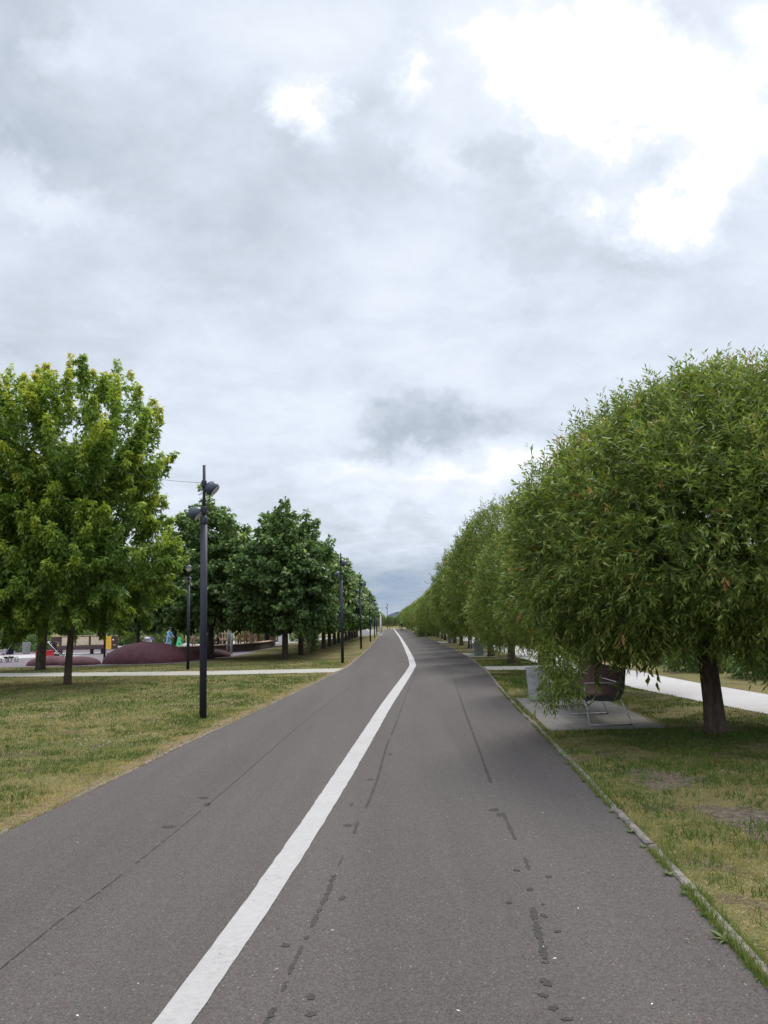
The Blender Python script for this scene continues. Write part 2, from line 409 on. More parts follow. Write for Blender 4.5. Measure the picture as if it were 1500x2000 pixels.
# darker rain-blue band low over the horizon
hz=N(nt,'ShaderNodeMapRange',interpolation_type='SMOOTHSTEP'); nt.links.new(math_(nt,'ADD',sx.outputs[2],math_(nt,'MULTIPLY_ADD',n2,.05,-.025)),hz.inputs[0])
hz.inputs[1].default_value=.125; hz.inputs[2].default_value=.035; hz.inputs[3].default_value=0; hz.inputs[4].default_value=1
L=math_(nt,'MULTIPLY_ADD',hz.outputs[0],-.34,L)
cc=ramp(nt,L,[(0,(.20,.28,.41)),(.16,(.26,.36,.52)),(.34,(.46,.53,.62)),(.52,(.63,.69,.785)),(.70,(.775,.84,.955)),(.84,(.86,.93,1.0)),(1.0,(1,1,1))])
cb=mixc(nt,math_(nt,'MULTIPLY',hz.outputs[0],.35),cc,(.30,.42,.62))
gain=math_(nt,'MULTIPLY_ADD',math_(nt,'SUBTRACT',L,.90,clamp=True),1.0,1.0)
# overcast sky, plus gain added overhead and behind the viewer to light the trees
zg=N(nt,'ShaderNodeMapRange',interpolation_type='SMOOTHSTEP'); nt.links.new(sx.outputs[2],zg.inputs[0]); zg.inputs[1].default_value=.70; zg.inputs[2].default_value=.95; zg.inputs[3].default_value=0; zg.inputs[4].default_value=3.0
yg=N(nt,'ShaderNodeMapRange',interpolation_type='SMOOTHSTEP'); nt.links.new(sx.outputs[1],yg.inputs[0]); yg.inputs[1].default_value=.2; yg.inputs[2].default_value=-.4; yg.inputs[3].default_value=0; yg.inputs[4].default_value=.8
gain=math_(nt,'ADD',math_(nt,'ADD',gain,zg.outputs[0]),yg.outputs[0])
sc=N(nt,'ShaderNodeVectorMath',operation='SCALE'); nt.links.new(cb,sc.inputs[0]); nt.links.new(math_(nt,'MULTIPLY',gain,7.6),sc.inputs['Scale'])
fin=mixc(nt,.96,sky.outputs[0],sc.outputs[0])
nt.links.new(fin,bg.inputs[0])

# ------------------------------------------------------------------ ground sheets
LE=np.array([(-3.35,-10),(-3.25,2),(-3.17,6.82),(-3.04,8.6),(-2.87,11.61),(-2.61,14.97),(-2.33,18.75),(-1.8,26.6),(-1.54,31.06),(-1.36,41.55),(-1.21,55.17),(-1.08,79.9),(-1.0,114),(-.75,160),(-.5,222)])
RE=np.array([(1.40,-10),(1.60,2.5),(1.63,3.79),(1.69,4.47),(1.77,5.49),(1.87,7.05),(1.98,8.78),(2.13,11.2),(2.34,15.06),(2.64,19.6),(3.13,26.1),(3.50,33.7),(3.80,46),(3.95,60.8),(4.12,83.5),(4.22,115),(4.2,150),(4.0,222)])
LN=np.array([(-1.75,-8),(-1.0,2.9),(-.92,3.6),(-.82,4.72),(-.69,6.4),(-.485,9.45),(-.07,16.1),(.655,26.4),(.945,31),(1.06,37.6),(1.23,56.6),(1.43,90),(1.72,179),(1.75,222)])
edL=lambda y: np.interp(y,LE[:,1],LE[:,0])
edR=lambda y: np.interp(y,RE[:,1],RE[:,0])
PN=np.array([(7.2,-10),(6.75,5),(6.12,13.35),(5.83,15.9),(5.58,19.7),(5.5,28),(5.75,40),(6.3,60),(6.5,110),(6.4,222)])
pN=lambda y: np.interp(y,PN[:,1],PN[:,0])
YS=np.concatenate([np.arange(-10,40,.5),np.arange(40,222.1,2.0)])

def strip(name,xa,xb,ys,z,mat,kind='structure'):
    n=len(ys); V=np.zeros((2*n,3)); V[:n,0]=xa; V[n:,0]=xb; V[:n,1]=ys; V[n:,1]=ys; V[:,2]=z
    i=np.arange(n-1); F=np.stack([i,i+n,i+n+1,i+1],1)
    return tag(np_mesh(name,V,F,mat),kind=kind)
def poly(name,pts,z,mat):
    b=MB(); b.add([(x,y,z) for x,y in pts],[tuple(range(len(pts)))])
    return tag(b.build(name,mat),kind='structure')

g=MB(); g.add([(-3000,-400,0),(3000,-400,0),(3000,4000,0),(-3000,4000,0)],[(0,1,2,3)])
tag(g.build('ground',M['soil']),kind='structure')
rj=np.random.default_rng(3)
wob=lambda a: (vnoise(np.stack([YS,YS*0+a],1),1.3,5)-.5)*.07
strip('road',edL(YS),edR(YS),YS,.006,M['asphalt'])
lw=np.interp(YS,[0,3.6,9,20,40,200],[.18,.18,.225,.25,.25,.25])
lx=np.interp(YS,LN[:,1],LN[:,0])
ys2=np.arange(-8,60,.12); lx2=np.interp(ys2,LN[:,1],LN[:,0]); lx2=np.convolve(np.pad(lx2,8,'edge'),np.ones(17)/17,'valid')
ys2=np.concatenate([ys2,np.arange(60,222,2.)]); lx2=np.concatenate([lx2,np.interp(np.arange(60,222,2.),LN[:,1],LN[:,0])])
lw2=np.interp(ys2,[0,3.6,9,20,40,200],[.165,.165,.21,.24,.25,.25])
strip('painted_line',lx2-lw2/2+rj.normal(0,.0022,len(ys2)),lx2+lw2/2+rj.normal(0,.0022,len(ys2)),ys2,.010,M['paint'])

# kerbs: low concrete edging in segments
def kerb(name,edge,side,w,h,mat,gap,y1):
    b=MB(); y=-9.0
    r=random.Random(5)
    while y<y1:
        ln=1.0; a=Vector((float(edge(y)),y,0)); c=Vector((float(edge(y+ln)),y+ln,0)); d=(c-a)
        ang=math.atan2(d.y,d.x)
        off=Vector((math.cos(ang-PI/2),math.sin(ang-PI/2),0))*side*(w/2)
        m=(a+c)/2+off
        M4=Matrix.Rotation(ang,4,'Z') @ Matrix.Rotation(r.uniform(-.012,.012),4,'Y') @ Matrix.Rotation(r.uniform(-.03,.03),4,'X')
        b.box((m.x+r.uniform(-.008,.008),m.y,h/2-.05+r.uniform(-.006,.006)),(d.length-gap,w,h+.1),bev=.012,M=M4)
        y+=ln
    return tag(b.build(name,mat),kind='structure')
kerb('kerb_right',edR,1,.062,.026,M['kerb'],.012,150)
kerb('kerb_left',edL,-1,.05,.016,M['kerb_old'],.012,150)

strip('right_path',pN(YS),pN(YS)+np.interp(YS,[0,13,20,30,60,222],[1.5,1.75,1.85,1.9,2.0,2.0]),YS,.006,M['pale_path'])
poly('cross_path_right',[(3.27,26.75),(5.495,25.85),(5.495,28.45),(3.42,29.2)],.006,M['cross_path'])
poly('cross_path_left',[(-1.86,27.95),(-1.60,30.2),(-7.0,30.85),(-15.84,33.3),(-40,40),(-40,37),(-14.54,30.65),(-6.4,28.25)],.006,M['cross_path'])
poly('end_crossing',[(-30,222.2),(40,222.2),(40,228),(-30,228)],.006,M['pale_path'])
poly('bench_pad',[(2.32,12.0),(4.02,11.97),(4.30,16.9),(2.62,17.0)],.012,M['pad'])
poly('play_plaza',[(-60,39.5),(-24,39.2),(-18.4,38.7),(-12.5,37.7),(-10.4,38.2),(-9.0,39.9),(-8.5,45.5),(-8.5,53),(-8.6,61.5),(-9.2,78),(-60,78)],.006,M['plaza'])
poly('plaza_path',[(-40,47.5),(-24.2,50.8),(-21.0,54.3),(-20.5,60),(-25.3,60.5),(-28,58.8),(-40,54)],.010,M['pale_path'])
poly('far_plaza_path',[(-60,78.2),(-9,78.2),(-5,100),(-5,104),(-60,84)],.006,M['pale_path'])

# damp seams along the joints of the asphalt
def seams(name,lines,seed):
    r=random.Random(seed); b=MB()
    for pts,w,fill in lines:
        P=[Vector((x,y,0)) for x,y in pts]
        for a,c in zip(P,P[1:]):
            L_=(c-a).length
            if L_<1e-6: continue
            t=(c-a)/L_; nrm=Vector((-t.y,t.x,0)); s=0
            while s<L_-.01:
                run=min(r.uniform(.05,.22)*(3 if fill>.9 else 1),L_-s)
                if r.random()<fill:
                    k=max(3,int(run/.016)); left=[];right=[]
                    for i in range(k+1):
                        q=a+t*(s+run*i/k); e=.35+.65*math.sin(PI*min(max(i/k,.08),.92))
                        o=r.uniform(-.1,.1)*w
                        left.append(q+nrm*(w*.40*e*r.uniform(.7,1.25)+o)); right.append(q-nrm*(w*.40*e*r.uniform(.7,1.25)-o))
                    v=[(p.x,p.y,.0088) for p in left+right]; n=k+1
                    b.add(v,[(i,n+i,n+i+1,i+1) for i in range(k)])
                s+=run+r.uniform(.004,.03)+(r.uniform(0,.08) if fill<.8 else 0)
    return b,r
SL=[([(-1.92,4.16),(-1.89,4.76),(-1.82,5.47),(-1.75,6.52)],.015,.80),([(-1.75,6.52),(-1.66,8.33),(-1.43,14.32),(-.86,23.45),(-.3,30)],.014,.90),([(-1.96,2.6),(-1.92,4.1)],.03,.5)]
SM=[([(-.60,3.0),(-.53,3.63),(-.51,3.81)],.045,.9),([(-.51,3.84),(-.49,4.16),(-.46,4.48)],.028,.6),([(-.45,4.6),(-.42,4.94),(-.40,5.16),(-.385,5.5)],.042,.85),
    ([(-.37,5.7),(-.31,6.4)],.018,.4),([(-.30,6.53),(-.28,6.93)],.038,.9),([(-.23,7.39),(-.15,8.52),(-.05,10.89),(.12,13.62)],.035,.98),([(.12,13.65),(.54,21.09),(.9,26)],.022,.8)]
SR=[([(.78,4.81),(.76,4.6),(.735,4.3),(.71,4.06)],.05,.93),([(.91,5.92),(.885,5.51)],.035,.8),([(.96,7.49),(.93,6.8),(.91,6.23)],.036,.97),([(1.0,8.37),(1.1,10.09),(1.28,13.37),(1.57,18.52)],.04,.99),([(1.57,18.6),(1.96,24.57),(2.2,30)],.025,.85)]
b,r=seams('s',SL+SM+SR,4)
def drop(b,x,y,rx,ry,r):
    n=26; k1,k2,k3=r.uniform(0,6),r.uniform(0,6),r.uniform(.15,.3); rx*=.9
    b.add([(x+rx*(1+k3*math.sin(2*a+k1)+.15*math.sin(5*a+k2)+r.uniform(-.04,.04))*math.cos(a),y+ry*(1+k3*math.sin(2*a+k1)+.15*math.sin(5*a+k2)+r.uniform(-.04,.04))*math.sin(a),.0088) for a in [2*PI*i/n for i in range(n)]],[tuple(range(n))])
for x,y,rx,ry in [(.67,3.86,.028,.034),(.635,3.735,.022,.02),(.655,3.62,.024,.02),(.69,3.52,.024,.016),(.82,5.12,.022,.03),(.66,4.9,.022,.022),(.85,4.86,.01,.02),(.845,4.45,.018,.02),(.82,4.68,.018,.03),
                  (-.375,3.78,.026,.025),(-.36,3.62,.028,.02),(-.56,4.36,.02,.03),(-.31,5.05,.02,.04),(-.36,6.8,.03,.05),(-.36,7.55,.02,.06),(.98,5.35,.02,.03),(.80,5.5,.02,.03),(.88,7.2,.04,.06),(.90,7.02,.03,.05),(-1.80,8.0,.05,.05),(-1.84,6.9,.05,.05),(-1.70,7.7,.04,.06),(-.22,8.7,.03,.06),(.0,10.3,.03,.08)]:
    drop(b,x,y,rx,ry,r)
tag(b.build('road_seams',M['seam']),kind='structure')

# ------------------------------------------------------------------ foliage builders
def unit(a): return a/np.maximum(np.linalg.norm(a,axis=1,keepdims=True),1e-9)
def leaf_quads(P,D,L,Wd,rng,fold=.25,Nrm=None):
    """folded rhombic leaves"""
    R=rng.normal(size=P.shape) if Nrm is None else Nrm
    Sd=unit(np.cross(D,R)); Nn=np.cross(Sd,D)
    L=L[:,None]; Wd=Wd[:,None]
    mid=P+D*L*.42
    V=np.stack([P,mid+Sd*Wd*.5+Nn*Wd*fold,P+D*L-Nn*L*.08,mid-Sd*Wd*.5+Nn*Wd*fold],1)
    n=len(P); F=np.arange(n*4).reshape(n,4)
    return V.reshape(-1,3),F

def lumpy(dirs,seed,amp=.16,sc=2.2):
    return 1+amp*(vnoise(dirs+5,sc,seed)-.5)*2+amp*.5*(vnoise(dirs+9,sc*2.4,seed+1)-.5)*2

def profile_points(rng,n,prof,depth,seed,amp=.16,lean=(0,0)):
    """points inside a body of revolution given by prof [(z,r)]; depth 0 = on the skin"""
    z=np.array([p[0] for p in prof]); rr=np.array([p[1] for p in prof])
    zz=np.linspace(z[0],z[-1],200); r_=np.interp(zz,z,rr)
    # weight by lateral area plus closing ends
    dr=np.gradient(r_,zz); w=r_*np.sqrt(1+dr**2)+.02
    cdf=np.cumsum(w); cdf/=cdf[-1]
    h=np.interp(rng.random(n),cdf,zz); ang=rng.random(n)*2*PI
    rad_=np.interp(h,z,rr); sl=np.interp(h,zz,dr)
    nrm=unit(np.stack([np.cos(ang),np.sin(ang),-sl],1))
    dirs=np.stack([np.cos(ang),np.sin(ang),(h-z[0])/(z[-1]-z[0])*2-1],1)
    k=lumpy(dirs,seed,amp)
    cz=z[0]+.45*(z[-1]-z[0])
    P=np.stack([rad_*np.cos(ang)*k,rad_*np.sin(ang)*k,cz+(h-cz)*(1+(k-1)*.6)],1)
    t=(1-depth)[:,None]
    C=np.array([0,0,cz]); P=C+(P-C)*t
    f=(P[:,2]-z[0])/(z[-1]-z[0]); P[:,0]+=lean[0]*f; P[:,1]+=lean[1]*f
    return P,nrm,f

def willow_crown(rng,prof,n_sh,per,Ll,Lw,sh_len,seed,name,amp=.13,inner=.25,lean=(0,0),spike=.0,tails=0,tv=.19):
    depth=np.where(rng.random(n_sh)<1-inner,rng.random(n_sh)**1.5*.16,.14+rng.random(n_sh)*.5)
    P,Nm,f=profile_points(rng,n_sh,prof,depth,seed,amp,lean)
    up=np.array([0,0,1.0])
    k=np.clip(f*1.9-.55,-.75,1.0)[:,None]
    A=unit(Nm*.75+up*k+rng.normal(size=P.shape)*.38)
    ln=sh_len*(.6+.8*rng.random(n_sh))
    top=(f>.55)&(rng.random(n_sh)<spike); ln=np.where(top,ln*1.6,ln); A[top]=unit(A[top]+up*.9)
    low=(f<.12)&(rng.random(n_sh)<.35); A[low]=unit(A[low]*.4-up); ln=np.where(low,ln*1.2,ln)
    if tails:
        pass
    # leaves along each shoot
    s=np.tile((np.arange(per)+.5)/per,(n_sh,1))
    B=P[:,None,:]+A[:,None,:]*(s*ln[:,None])[:,:,None]-up*(s**2*ln[:,None]*.12)[:,:,None]
    B=B.reshape(-1,3); AA=np.repeat(A,per,0); ss=s.ravel()
    side=unit(np.cross(AA,rng.normal(size=AA.shape)))
    Dr=unit(AA*(.55+.5*ss[:,None])+side*.85-up*.28+rng.normal(size=AA.shape)*.18)
    Ln=Ll*(.65+.6*rng.random(len(B)))*(1-.35*ss); Wd=Lw*(.75+.5*rng.random(len(B)))
    V,F=leaf_quads(B,Dr,Ln,Wd,rng,.22)
    dp=np.repeat(depth,per)
    clump=vnoise(P,1.6,seed+20)
    tone=.40+.30*(np.repeat(clump,per)-.5)+.22*(ss-.4)+rng.normal(0,tv,len(B))
    red=np.repeat(rng.random(n_sh)<.022,per)&(ss>.55); tone=np.where(red,.97+rng.random(len(B))*.05,np.clip(tone,0,.93))
    # thin stems
    return V,F,tone,(P,A,ln)

def stems(P,A,ln,w,rng):
    n=len(P); R=unit(np.cross(A,rng.normal(size=A.shape)))*w
    a=P-A*ln[:,None]*.3; c=P+A*ln[:,None]
    V=np.stack([a-R,a+R,c],1).reshape(-1,3); return V,np.arange(3*n).reshape(n,3)

def limb_tree(bld,base_r,h0,limbs,rng,lean=(0,0),flare=1.35,n=12):
    """trunk to h0 then limbs: list of (azimuth, reach, top z)"""
    bld.tube([(0,0,-.08),(0,0,.10),(lean[0]*.15,lean[1]*.15,h0*.35),(lean[0]*.5,lean[1]*.5,h0*.7),(lean[0]*.8,lean[1]*.8,h0)],[base_r*flare,base_r*1.12,base_r,base_r*.93,base_r*.9],n)
    for az,reach,zt in limbs:
        ca,sa=math.cos(az),math.sin(az)
        x0,y0=lean[0]*.75,lean[1]*.75
        pts=[(x0,y0,h0-.12)]
        for k in (.3,.6,1.0):
            rr=reach*(k**.8); pts.append((x0+ca*rr+rng.normal(0,.05),y0+sa*rr+rng.normal(0,.05),h0+(zt-h0)*k))
        bld.tube(pts,[base_r*.62,base_r*.4,base_r*.24,base_r*.06],7)
        for j in (1,2):
            p=Vector(pts[j]); a2=az+rng.normal(0,.8); l=reach*.5
            bld.tube([p,p+Vector((math.cos(a2)*l*.6,math.sin(a2)*l*.6,.25*(zt-h0))),p+Vector((math.cos(a2)*l,math.sin(a2)*l,.5*(zt-h0)))],[base_r*.26,base_r*.15,base_r*.04],5)

def willow_body(bld,rng,base_r=.13,h0=1.15,R=2.2,zt=4.2,lean=(0,0),k=8):
    limb_tree(bld,base_r,h0,flare=1.75,limbs=[(2*PI*i/k+rng.normal(0,.2),R*(.35+.55*rng.random()),h0+(zt-h0)*(.55+.45*rng.random())) for i in range(k)],rng=rng,lean=lean)

# ---------------- nearest willow
rng=np.random.default_rng(11)
prof1=[(1.36,1.3),(1.50,2.0),(1.88,2.5),(2.4,2.76),(3.1,2.72),(3.75,2.4),(4.3,1.85),(4.75,1.25),(5.05,.7),(5.2,.1)]
w1=empty('willow_tree',(4.50,11.42,0),0,'big round willow nearest the camera, beside the bench pad','tree','willows in the right-hand row')
V,F,tone,(P,A,ln)=willow_crown(rng,prof1,10500,13,.140,.024,.30,31,'crown',.10,.22,(.5,0),.28)
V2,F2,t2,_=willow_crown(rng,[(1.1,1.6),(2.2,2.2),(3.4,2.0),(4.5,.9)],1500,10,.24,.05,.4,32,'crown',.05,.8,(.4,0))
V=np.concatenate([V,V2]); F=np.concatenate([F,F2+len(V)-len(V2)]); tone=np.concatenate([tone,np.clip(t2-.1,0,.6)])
# hanging tails at the skirt: (azimuth deg, radius, z top, z bottom)
tl=[(195,2.50,1.5,.56),(198,2.45,1.5,.47),(200,2.40,1.5,.47),(198,2.2,1.4,.56),(202,2.45,1.5,.66),(296,2.2,1.3,.74),(306,2.2,1.3,.64),(316,2.2,1.3,.66),(326,2.2,1.3,.62),(338,2.3,1.3,.66),(292,1.1,1.3,.80),(270,1.3,1.4,.92),(150,2.3,1.4,.8),(130,2.3,1.4,.8),(0,2.4,1.3,.7)]
TP=[];TA=[];TL=[]
for az,rr,z1,z0 in tl:
    for j in range(22):
        a=rad(az)+rng.normal(0,.045); q=rr+rng.normal(0,.10); zz=z1+(z0+.16-z1)*rng.random()**.8
        TP.append((q*math.cos(a),q*math.sin(a),zz)); TA.append((rng.normal(0,.3),rng.normal(0,.3),-1)); TL.append(.2+.12*rng.random())
TP=np.array(TP);TA=unit(np.array(TA));TL=np.array(TL); per=10
s=np.tile((np.arange(per)+.5)/per,(len(TP),1)); B=(TP[:,None,:]+TA[:,None,:]*(s*TL[:,None])[:,:,None]).reshape(-1,3); AA=np.repeat(TA,per,0)
Dr=unit(AA*.8+unit(rng.normal(size=AA.shape))*.75)
V3,F3=leaf_quads(B,Dr,.12*(.7+.5*rng.random(len(B))),.020*(.8+.4*rng.random(len(B))),rng,.2)
V=np.concatenate([V,V3]); F=np.concatenate([F,F3+len(V)-len(V3)]); tone=np.concatenate([tone,np.clip(.5+rng.normal(0,.13,len(B)),.1,.9)])
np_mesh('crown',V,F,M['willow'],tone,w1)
bt=MB(); willow_body(bt,rng,.135,1.25,2.1,3.7,(-.06,0),10)
pick=rng.random(len(P))<.5
bt.build('trunk',M['bark'],w1)
SV,SF=stems(P[pick],A[pick],ln[pick],.0035,rng); np_mesh('twig',SV,SF,M['bark'],None,w1)

# ---------------- further willows: two crown shapes, shared meshes
def willow_proto(seed,prof,n_sh,per,Ll,Lw,sl):
    rng=np.random.default_rng(seed)
    root=empty('willow_tree',(0,0,0))
    V,F,t,_=willow_crown(rng,prof,n_sh,per,Ll,Lw,sl,seed,'crown',.10,.28,(0,0),.14)
    np_mesh('crown',V,F,M['willow'],t,root)
    bt=MB(); willow_body(bt,rng,.13,1.2,1.8,3.9,(0,0),8); bt.build('trunk',M['bark'],root)
    return root
profA=[(1.12,1.2),(1.5,1.75),(2.0,2.1),(2.9,2.15),(3.8,1.9),(4.6,1.35),(5.15,.75),(5.4,.12)]
profB=[(1.10,1.35),(1.45,1.85),(2.1,2.15),(3.0,2.1),(3.9,1.75),(4.5,1.2),(4.95,.65),(5.2,.1)]
wA=willow_proto(41,profA,4800,11,.155,.028,.34)
wB=willow_proto(43,profB,4800,11,.155,.028,.34)
wC=willow_proto(47,profB,1700,7,.30,.060,.42)
ords=['','first','second','third','fourth','fifth','sixth','seventh','eighth','ninth','tenth','eleventh','twelfth','thirteenth','fourteenth','fifteenth']
wy=[17.8,24.2,30.7,37.1,43.2,49.2,55.2,61.2,67.0,73,79,85,91,97.5,104,110,117,124,131,138,145,152,159,166,173,180,187,194,201,208,215]
wxs=lambda y: float(np.interp(y,[11,24,37,60,80,110,160,222],[4.44,4.55,4.7,5.15,5.35,5.45,5.4,5.1]))
used={}
rr=random.Random(9)
for i,y in enumerate(wy):
    src=wC if y>75 else (wA if i%2==0 else wB)
    if src in used: o=copy_tree(src)
    else: o=src; used[src]=1
    sc=rr.uniform(.93,1.04) if y<70 else rr.uniform(.85,.98)
    if i==0: sc=.84
    if i==1: sc=.90
    if i in (2,3): sc=1.10
    if 4<=i<=7: sc=.93
    o.location=(wxs(y)+rr.uniform(-.1,.1),y,0); o.rotation_euler=(0,0,rr.uniform(0,6.28)); o.scale=(sc,sc,sc*rr.uniform(.97,1.05))
    if i<14: lab='%s willow from the camera in the row right of the road'%ords[i+2]
    else: lab='distant round willow merged into the far end of the right-hand row'
    tag(o,lab,'tree','willows in the right-hand row' if i<14 else 'distant willows at the far end of the right row')
# willows across the end of the road
for i in range(17):
    o=copy_tree(wC); x=-16+i*2.8
    o.location=(x,238+.012*(x-5)**2+rr.uniform(-1,1),0); s_=rr.uniform(.68,.84); o.scale=(s_,s_,s_*rr.uniform(.9,1.1)); o.rotation_euler=(0,0,rr.uniform(0,6.28))
    tag(o,'pale green tree in the row closing off the end of the road','tree','trees across the end of the road')

# ---------------- maples on the left lawn
def maple_crown(rng,prof,n_sp,per,seed,leafL,lean=(0,0),sprlen=1.15,spr_r=.36):
    depth=np.where(rng.random(n_sp)<.66,rng.random(n_sp)*.12,.12+rng.random(n_sp)*.55)
    P,Nm,f=profile_points(rng,n_sp,prof,depth,seed,.19,lean)
    up=np.array([0,0,1.0])
    A=unit(Nm*(1.15-.7*f[:,None])+up*(.10+1.05*f[:,None])+rng.normal(size=P.shape)*.18)
    ln=sprlen*(.55+.8*rng.random(n_sp))
    spire=(f>.55)&(depth<.12)&(rng.random(n_sp)<.25); ln=np.where(spire,ln*1.2,ln); A[spire]=unit(A[spire]*.5+up)
    P=P-A*ln[:,None]*.75
    s=rng.random((n_sp,per))**.8
    off=unit(rng.normal(size=(n_sp*per,3)))
    rad_=(spr_r*(1-.80*s)*np.sqrt(rng.random((n_sp,per)))).ravel()[:,None]*np.repeat(.7+.6*rng.random(n_sp),per)[:,None]
    B=(P[:,None,:]+A[:,None,:]*(s*ln[:,None])[:,:,None]).reshape(-1,3)+off*rad_
    AA=np.repeat(A,per,0); ss=s.ravel()
    D=unit(off*.7+AA*.25-up*.75+rng.normal(size=B.shape)*.25)
    R=up+rng.normal(size=B.shape)*.45
    Sd=unit(np.cross(D,R))
    n=len(B); Ls=leafL*(.65+.6*rng.random(n))*(1-.3*ss)
    Vs=[];Fs=[]
    for ang,k in ((0,1),(.95,.8),(-.95,.8)):
        d2=unit(D*math.cos(ang)+Sd*math.sin(ang))
        v,q=leaf_quads(B,d2,Ls*k,Ls*k*.42,rng,.12,R)
        Fs.append(q+sum(len(a) for a in Vs)); Vs.append(v)
    tipy=np.repeat(rng.random(n_sp)*.9,per)
    fz=np.repeat(f,per)
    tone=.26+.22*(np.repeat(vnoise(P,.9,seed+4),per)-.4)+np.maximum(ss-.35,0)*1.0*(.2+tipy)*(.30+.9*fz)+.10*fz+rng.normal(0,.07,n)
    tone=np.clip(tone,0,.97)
    return np.concatenate(Vs),np.concatenate(Fs),np.tile(tone,3)
def maple(loc,prof,n_sp,per,seed,leafL,label,lean=(0,0),tr=.15,h0=1.9,scale=1):
    rng=np.random.default_rng(seed)
    root=empty('maple_tree',loc,0,label,'tree','maples on the left lawn')
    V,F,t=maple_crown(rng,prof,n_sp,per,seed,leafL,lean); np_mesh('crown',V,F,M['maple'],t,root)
    b=MB(); zt=prof[-1][0]
    limb_tree(b,tr,h0,[(2*PI*i/9+rng.normal(0,.2),(.9+1.3*rng.random()),h0+(zt-h0)*(.38+.30*rng.random())) for i in range(9)]+[(0.3,.3,zt*.9)],rng,(.12,0))
    b.build('trunk',M['bark2'],root)
    return root
w1.scale=(1,1,.965)
profM=[(1.55,1.5),(2.0,2.8),(2.9,3.45),(4.0,3.4),(5.0,2.9),(6.0,2.6),(7.2,3.1),(8.3,2.95),(9.1,2.6),(9.7,2.0),(10.1,1.2),(10.3,.4)]
maple((-9.88,25.2,0),profM,560,100,163,.20,'yellow-tipped maple with a slim trunk in front of the pale cross path',(-.1,0),.108,1.9)
profM2=[(1.5,1.4),(2.2,2.8),(3.6,3.5),(5.5,3.5),(7.5,3.1),(9.3,2.3),(10.4,1.2),(11.0,.2)]
maple((-14.9,24.0,0),profM2,400,100,67,.20,'tall maple at the left edge, its trunk outside the picture',(0,0),.15,2.0)
maple((-15.2,35.7,0),[(1.7,1.4),(2.6,2.8),(4.2,3.4),(6,3.2),(7.8,2.4),(9.2,.9),(9.6,.2)],330,95,71,.20,'darker maple behind the cross path beside the red box',(0,0),.2,2.1)

# ---------------- lindens beyond the cross path
def linden_crown(rng,prof,n_sp,per,seed,leafL):
    depth=np.where(rng.random(n_sp)<.62,rng.random(n_sp)*.10,.10+rng.random(n_sp)*.6)
    P,Nm,f=profile_points(rng,n_sp,prof,depth,seed,.24)
    up=np.array([0,0,1.0])
    A=unit(Nm*.9+up*(f[:,None]*.9-.35)+rng.normal(size=P.shape)*.2)
    ln=.75*(.6+.7*rng.random(n_sp))
    P=P-A*ln[:,None]*.7
    s=rng.random((n_sp,per)); off=unit(rng.normal(size=(n_sp*per,3)))*np.array([1,1,.6])
    B=(P[:,None,:]+A[:,None,:]*(s*ln[:,None])[:,:,None]).reshape(-1,3)+off*(.26*(1-.5*s)).ravel()[:,None]
    n=len(B); D=unit(off*.6-up*.55+np.repeat(A,per,0)*.35+rng.normal(size=B.shape)*.35)
    Ln=leafL*(.7+.6*rng.random(n))
    V,F=leaf_quads(B,D,Ln,Ln*.82,rng,.10,up+rng.normal(size=B.shape)*.5)
    clump=np.repeat(rng.random(n_sp),per)
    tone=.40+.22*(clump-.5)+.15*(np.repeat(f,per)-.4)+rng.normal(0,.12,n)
    bl=np.repeat(rng.random(n_sp)<.28,per)&(rng.random(n)<.30)&(np.repeat(depth,per)<.12)
    tone=np.where(bl,.88+.12*rng.random(n),np.clip(tone,0,.84))
    return V,F,tone
def linden_proto(seed,prof,n_sp=400,per=80,leafL=.18,tr=.15):
    rng=np.random.default_rng(seed); root=empty('linden_tree',(0,0,0))
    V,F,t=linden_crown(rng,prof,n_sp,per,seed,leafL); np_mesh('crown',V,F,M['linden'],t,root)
    b=MB(); zt=prof[-1][0]; h0=1.5
    limb_tree(b,tr,h0,[(2*PI*i/7+rng.normal(0,.2),.8+.8*rng.random(),h0+(zt-h0)*(.35+.4*rng.random())) for i in range(7)]+[(0,.2,zt*.85)],rng)
    b.build('trunk',M['bark2'],root); return root
profL=[(1.40,1.3),(1.8,2.1),(2.6,2.55),(3.9,2.5),(5.0,2.1),(6.0,1.5),(6.8,1.05),(7.2,.6),(7.45,.1)]
profL2=[(1.4,1.3),(1.9,2.15),(2.9,2.6),(4.2,2.35),(5.3,1.9),(6.2,1.25),(7.0,.6),(7.4,.1)]
lA=linden_proto(81,profL); lB=linden_proto(83,profL2)
usedL={}
def linden(i,x,y,sc,label,group,shape=None):
    src=shape or (lA if i%2==0 else lB)
    if src in usedL: o=copy_tree(src)
    else: o=src; usedL[src]=1
    o.location=(x,y,0); o.rotation_euler=(0,0,rr.uniform(0,6.28)); o.scale=(sc,sc,sc*rr.uniform(.96,1.04)); tag(o,label,'tree',group); return o
ly=[39.6,45.1,50.4,55.5,60.6,65.7,70.8,76,81,86,91.5,97,103]
for i,y in enumerate(ly):
    x=float(np.interp(y,[39,45,55,70,110],[-5.0,-4.8,-4.35,-4.25,-3.75]))
    if i<8: lab='%s dark green linden of the row left of the road, counted from the camera'%ords[i+1]; gr='lindens in the row left of the road'
    else: lab='distant linden near the far end of the row left of the road'; gr='far lindens left of the road'
    linden(i,x,y,(1.0 if y<60 else .95)*rr.uniform(.97,1.03),lab,gr)
o=linden(1,-9.35,43,1.22,'tall linden standing behind the nearest lamp post','lindens at the edge of the playground',lB)
linden(0,-9.75,66,1.1,'linden behind the curved seating wall, left of the climbing cube','lindens at the edge of the playground',lA)
linden(1,-10.8,56,1.15,'linden overhanging the curved seating wall beside the wooden posts','lindens at the edge of the playground',lB)
